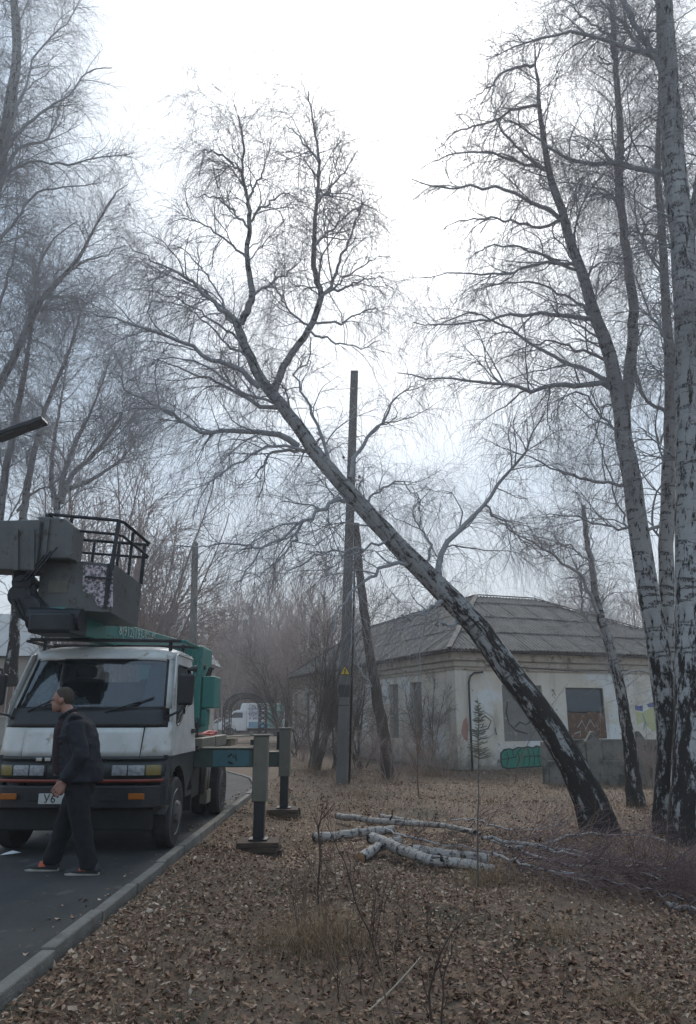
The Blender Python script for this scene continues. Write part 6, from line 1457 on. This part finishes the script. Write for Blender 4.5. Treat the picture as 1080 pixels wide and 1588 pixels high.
weed([(1100, 1500), (1085, 1470), (1050, 1450), (1040, 1425)], .004, 'dark thin stalk entering from the right edge below the brush', 4, 8)
weed([(630, 1420), (615, 1390), (620, 1360), (600, 1330)], .0025, 'small dry stalk before the middle of the log pile', 6, 12, m='weed')
weed([(712, 1395), (706, 1360), (716, 1330)], .0025, 'small dry stalk before the sawn log ends', 6, 12, m='weed')
weed([(650, 1240), (648, 1190), (652, 1140), (660, 1080)], .008, 'dark slender sapling before the walled windows', 9, 30)
weed([(880, 1400), (905, 1320), (925, 1260), (960, 1235)], .0035, 'arched stalk before the leaning birch foot', 4, 8, m='weed')
weed([(798, 1215), (810, 1170), (845, 1110), (880, 1060)], .006, 'thin bare stalk slanting right before the green graffiti', 5, 10)
for k in range(26):
    px = rnd.gauss(540, 60); py = rnd.uniform(1345, 1570); h_ = rnd.uniform(45, 130); dx = rnd.gauss(0, 22)
    weed([(px, py), (px + dx * .3, py - h_ * .5), (px + dx, py - h_)], rnd.uniform(.0014, .0028), 'one of the thin dead stalks in the weedy strip between the kerb and the logs', 5, 14, m=rnd.choice(['weed', 'weed_dark', 'weed_dark']))
for k in range(12):
    px = rnd.uniform(640, 1060); py = rnd.uniform(1230, 1560); h_ = rnd.uniform(30, 80) * (py - 1110) / 300; dx = rnd.gauss(0, 18)
    weed([(px, py), (px + dx * .3, py - h_ * .5), (px + dx, py - h_)], rnd.uniform(.0014, .0024), 'thin dead stalk standing alone in the leaves right of the weedy strip', 3, 8, m='shrub')
# young spruces
def spruce(base, top, wpx, label, n0, t0, t1, grey=False):
    g = G(*base); z0 = gz(g.x, g.y); tp = P(top[0], top[1], g.y); h = tp.z - z0; b = np.array([g.x, g.y, z0])
    root = empty('young_spruce', b, label, 'spruce sapling', None)
    K = 14; a = np.stack([np.linspace(0, tp.x - g.x, K), np.zeros(K), np.linspace(-.05, h, K)], 1); a = jitter(a, .006); r = .011 * (1 - .8 * np.linspace(0, 1, K)) * h / 1.8
    V, F, _ = tubes(a[None], r[None], 6); link('trunk', np_mesh('trunk', V, F, M['shrub'], True), root)
    w_ = wpx / FPX * g.y; ns = n0; t = np.sort(rs.uniform(t0, t1, ns)); ang = rs.uniform(0, 6.28, ns); L_ = w_ * (.25 + .95 * (t1 - t) / (t1 - t0)) * rs.uniform(.7, 1.1, ns); Kb = 6
    B = np.empty((ns, Kb, 3)); s = np.linspace(0, 1, Kb)
    px0 = np.interp(t, np.linspace(0, 1, K), a[:, 0])
    B[:, :, 0] = px0[:, None] + np.cos(ang)[:, None] * L_[:, None] * s; B[:, :, 1] = np.sin(ang)[:, None] * L_[:, None] * s; B[:, :, 2] = (t * h)[:, None] + L_[:, None] * (.1 * s + .1 * s * s)
    V, F, _ = tubes(B, np.full((ns, Kb), .0028), 4); tag(link('branches', np_mesh('branches', V, F, M['shrub']), root), kind='stuff')
    nn = ns * 34; i = rs.randint(0, ns, nn); u = rs.uniform(.1, 1, nn) * (Kb - 1); k = np.minimum(u.astype(int), Kb - 2); f = (u - k)[:, None]; p = B[i, k] * (1 - f) + B[i, k + 1] * f
    d = unit(B[i, -1] - B[i, 0]) * .6 + rs.normal(0, .55, (nn, 3)); d = unit(d); ln_ = rs.uniform(.010, .019, nn)[:, None]; sd = unit(np.cross(d, rs.normal(0, 1, (nn, 3)))) * .0009
    V = np.stack([p - sd, p + sd, p + d * ln_ + sd * .3, p + d * ln_ - sd * .3], 1).reshape(-1, 3); F = np.arange(nn * 4).reshape(-1, 4)
    tag(link('needles', np_mesh('needles', V, F, M['needle']), root), kind='stuff')
spruce((742, 1382), (742, 1082), 17, 'slender young spruce with sparse green needles in front of the drain pipe', 130, .66, .98)
spruce((716, 1345), (706, 1270), 22, 'tiny green spruce seedling poking up behind the log pile', 34, .25, .98)
spruce((640, 1218), (638, 1190), 6, 'very small green seedling in the weeds by the wall', 12, .3, .98)
# thin volume added to imitate veiling glare of the lens
hz_o = MB().box(-60, 60, -6, 105, -1.3, 30).build('glare_haze', None); hz_o.data.materials.clear()
hm = bpy.data.materials.new('glare_haze_volume'); hm.use_nodes = True; t_ = hm.node_tree; t_.nodes.clear(); oo = t_.nodes.new('ShaderNodeOutputMaterial'); pv = t_.nodes.new('ShaderNodeVolumePrincipled')
pv.inputs['Color'].default_value = (.92, .95, 1, 1); pv.inputs['Density'].default_value = GLARE_HAZE; pv.inputs['Anisotropy'].default_value = .55
t_.links.new(pv.outputs[0], oo.inputs['Volume']); hz_o.data.materials.append(hm); tag(hz_o, kind='stuff')
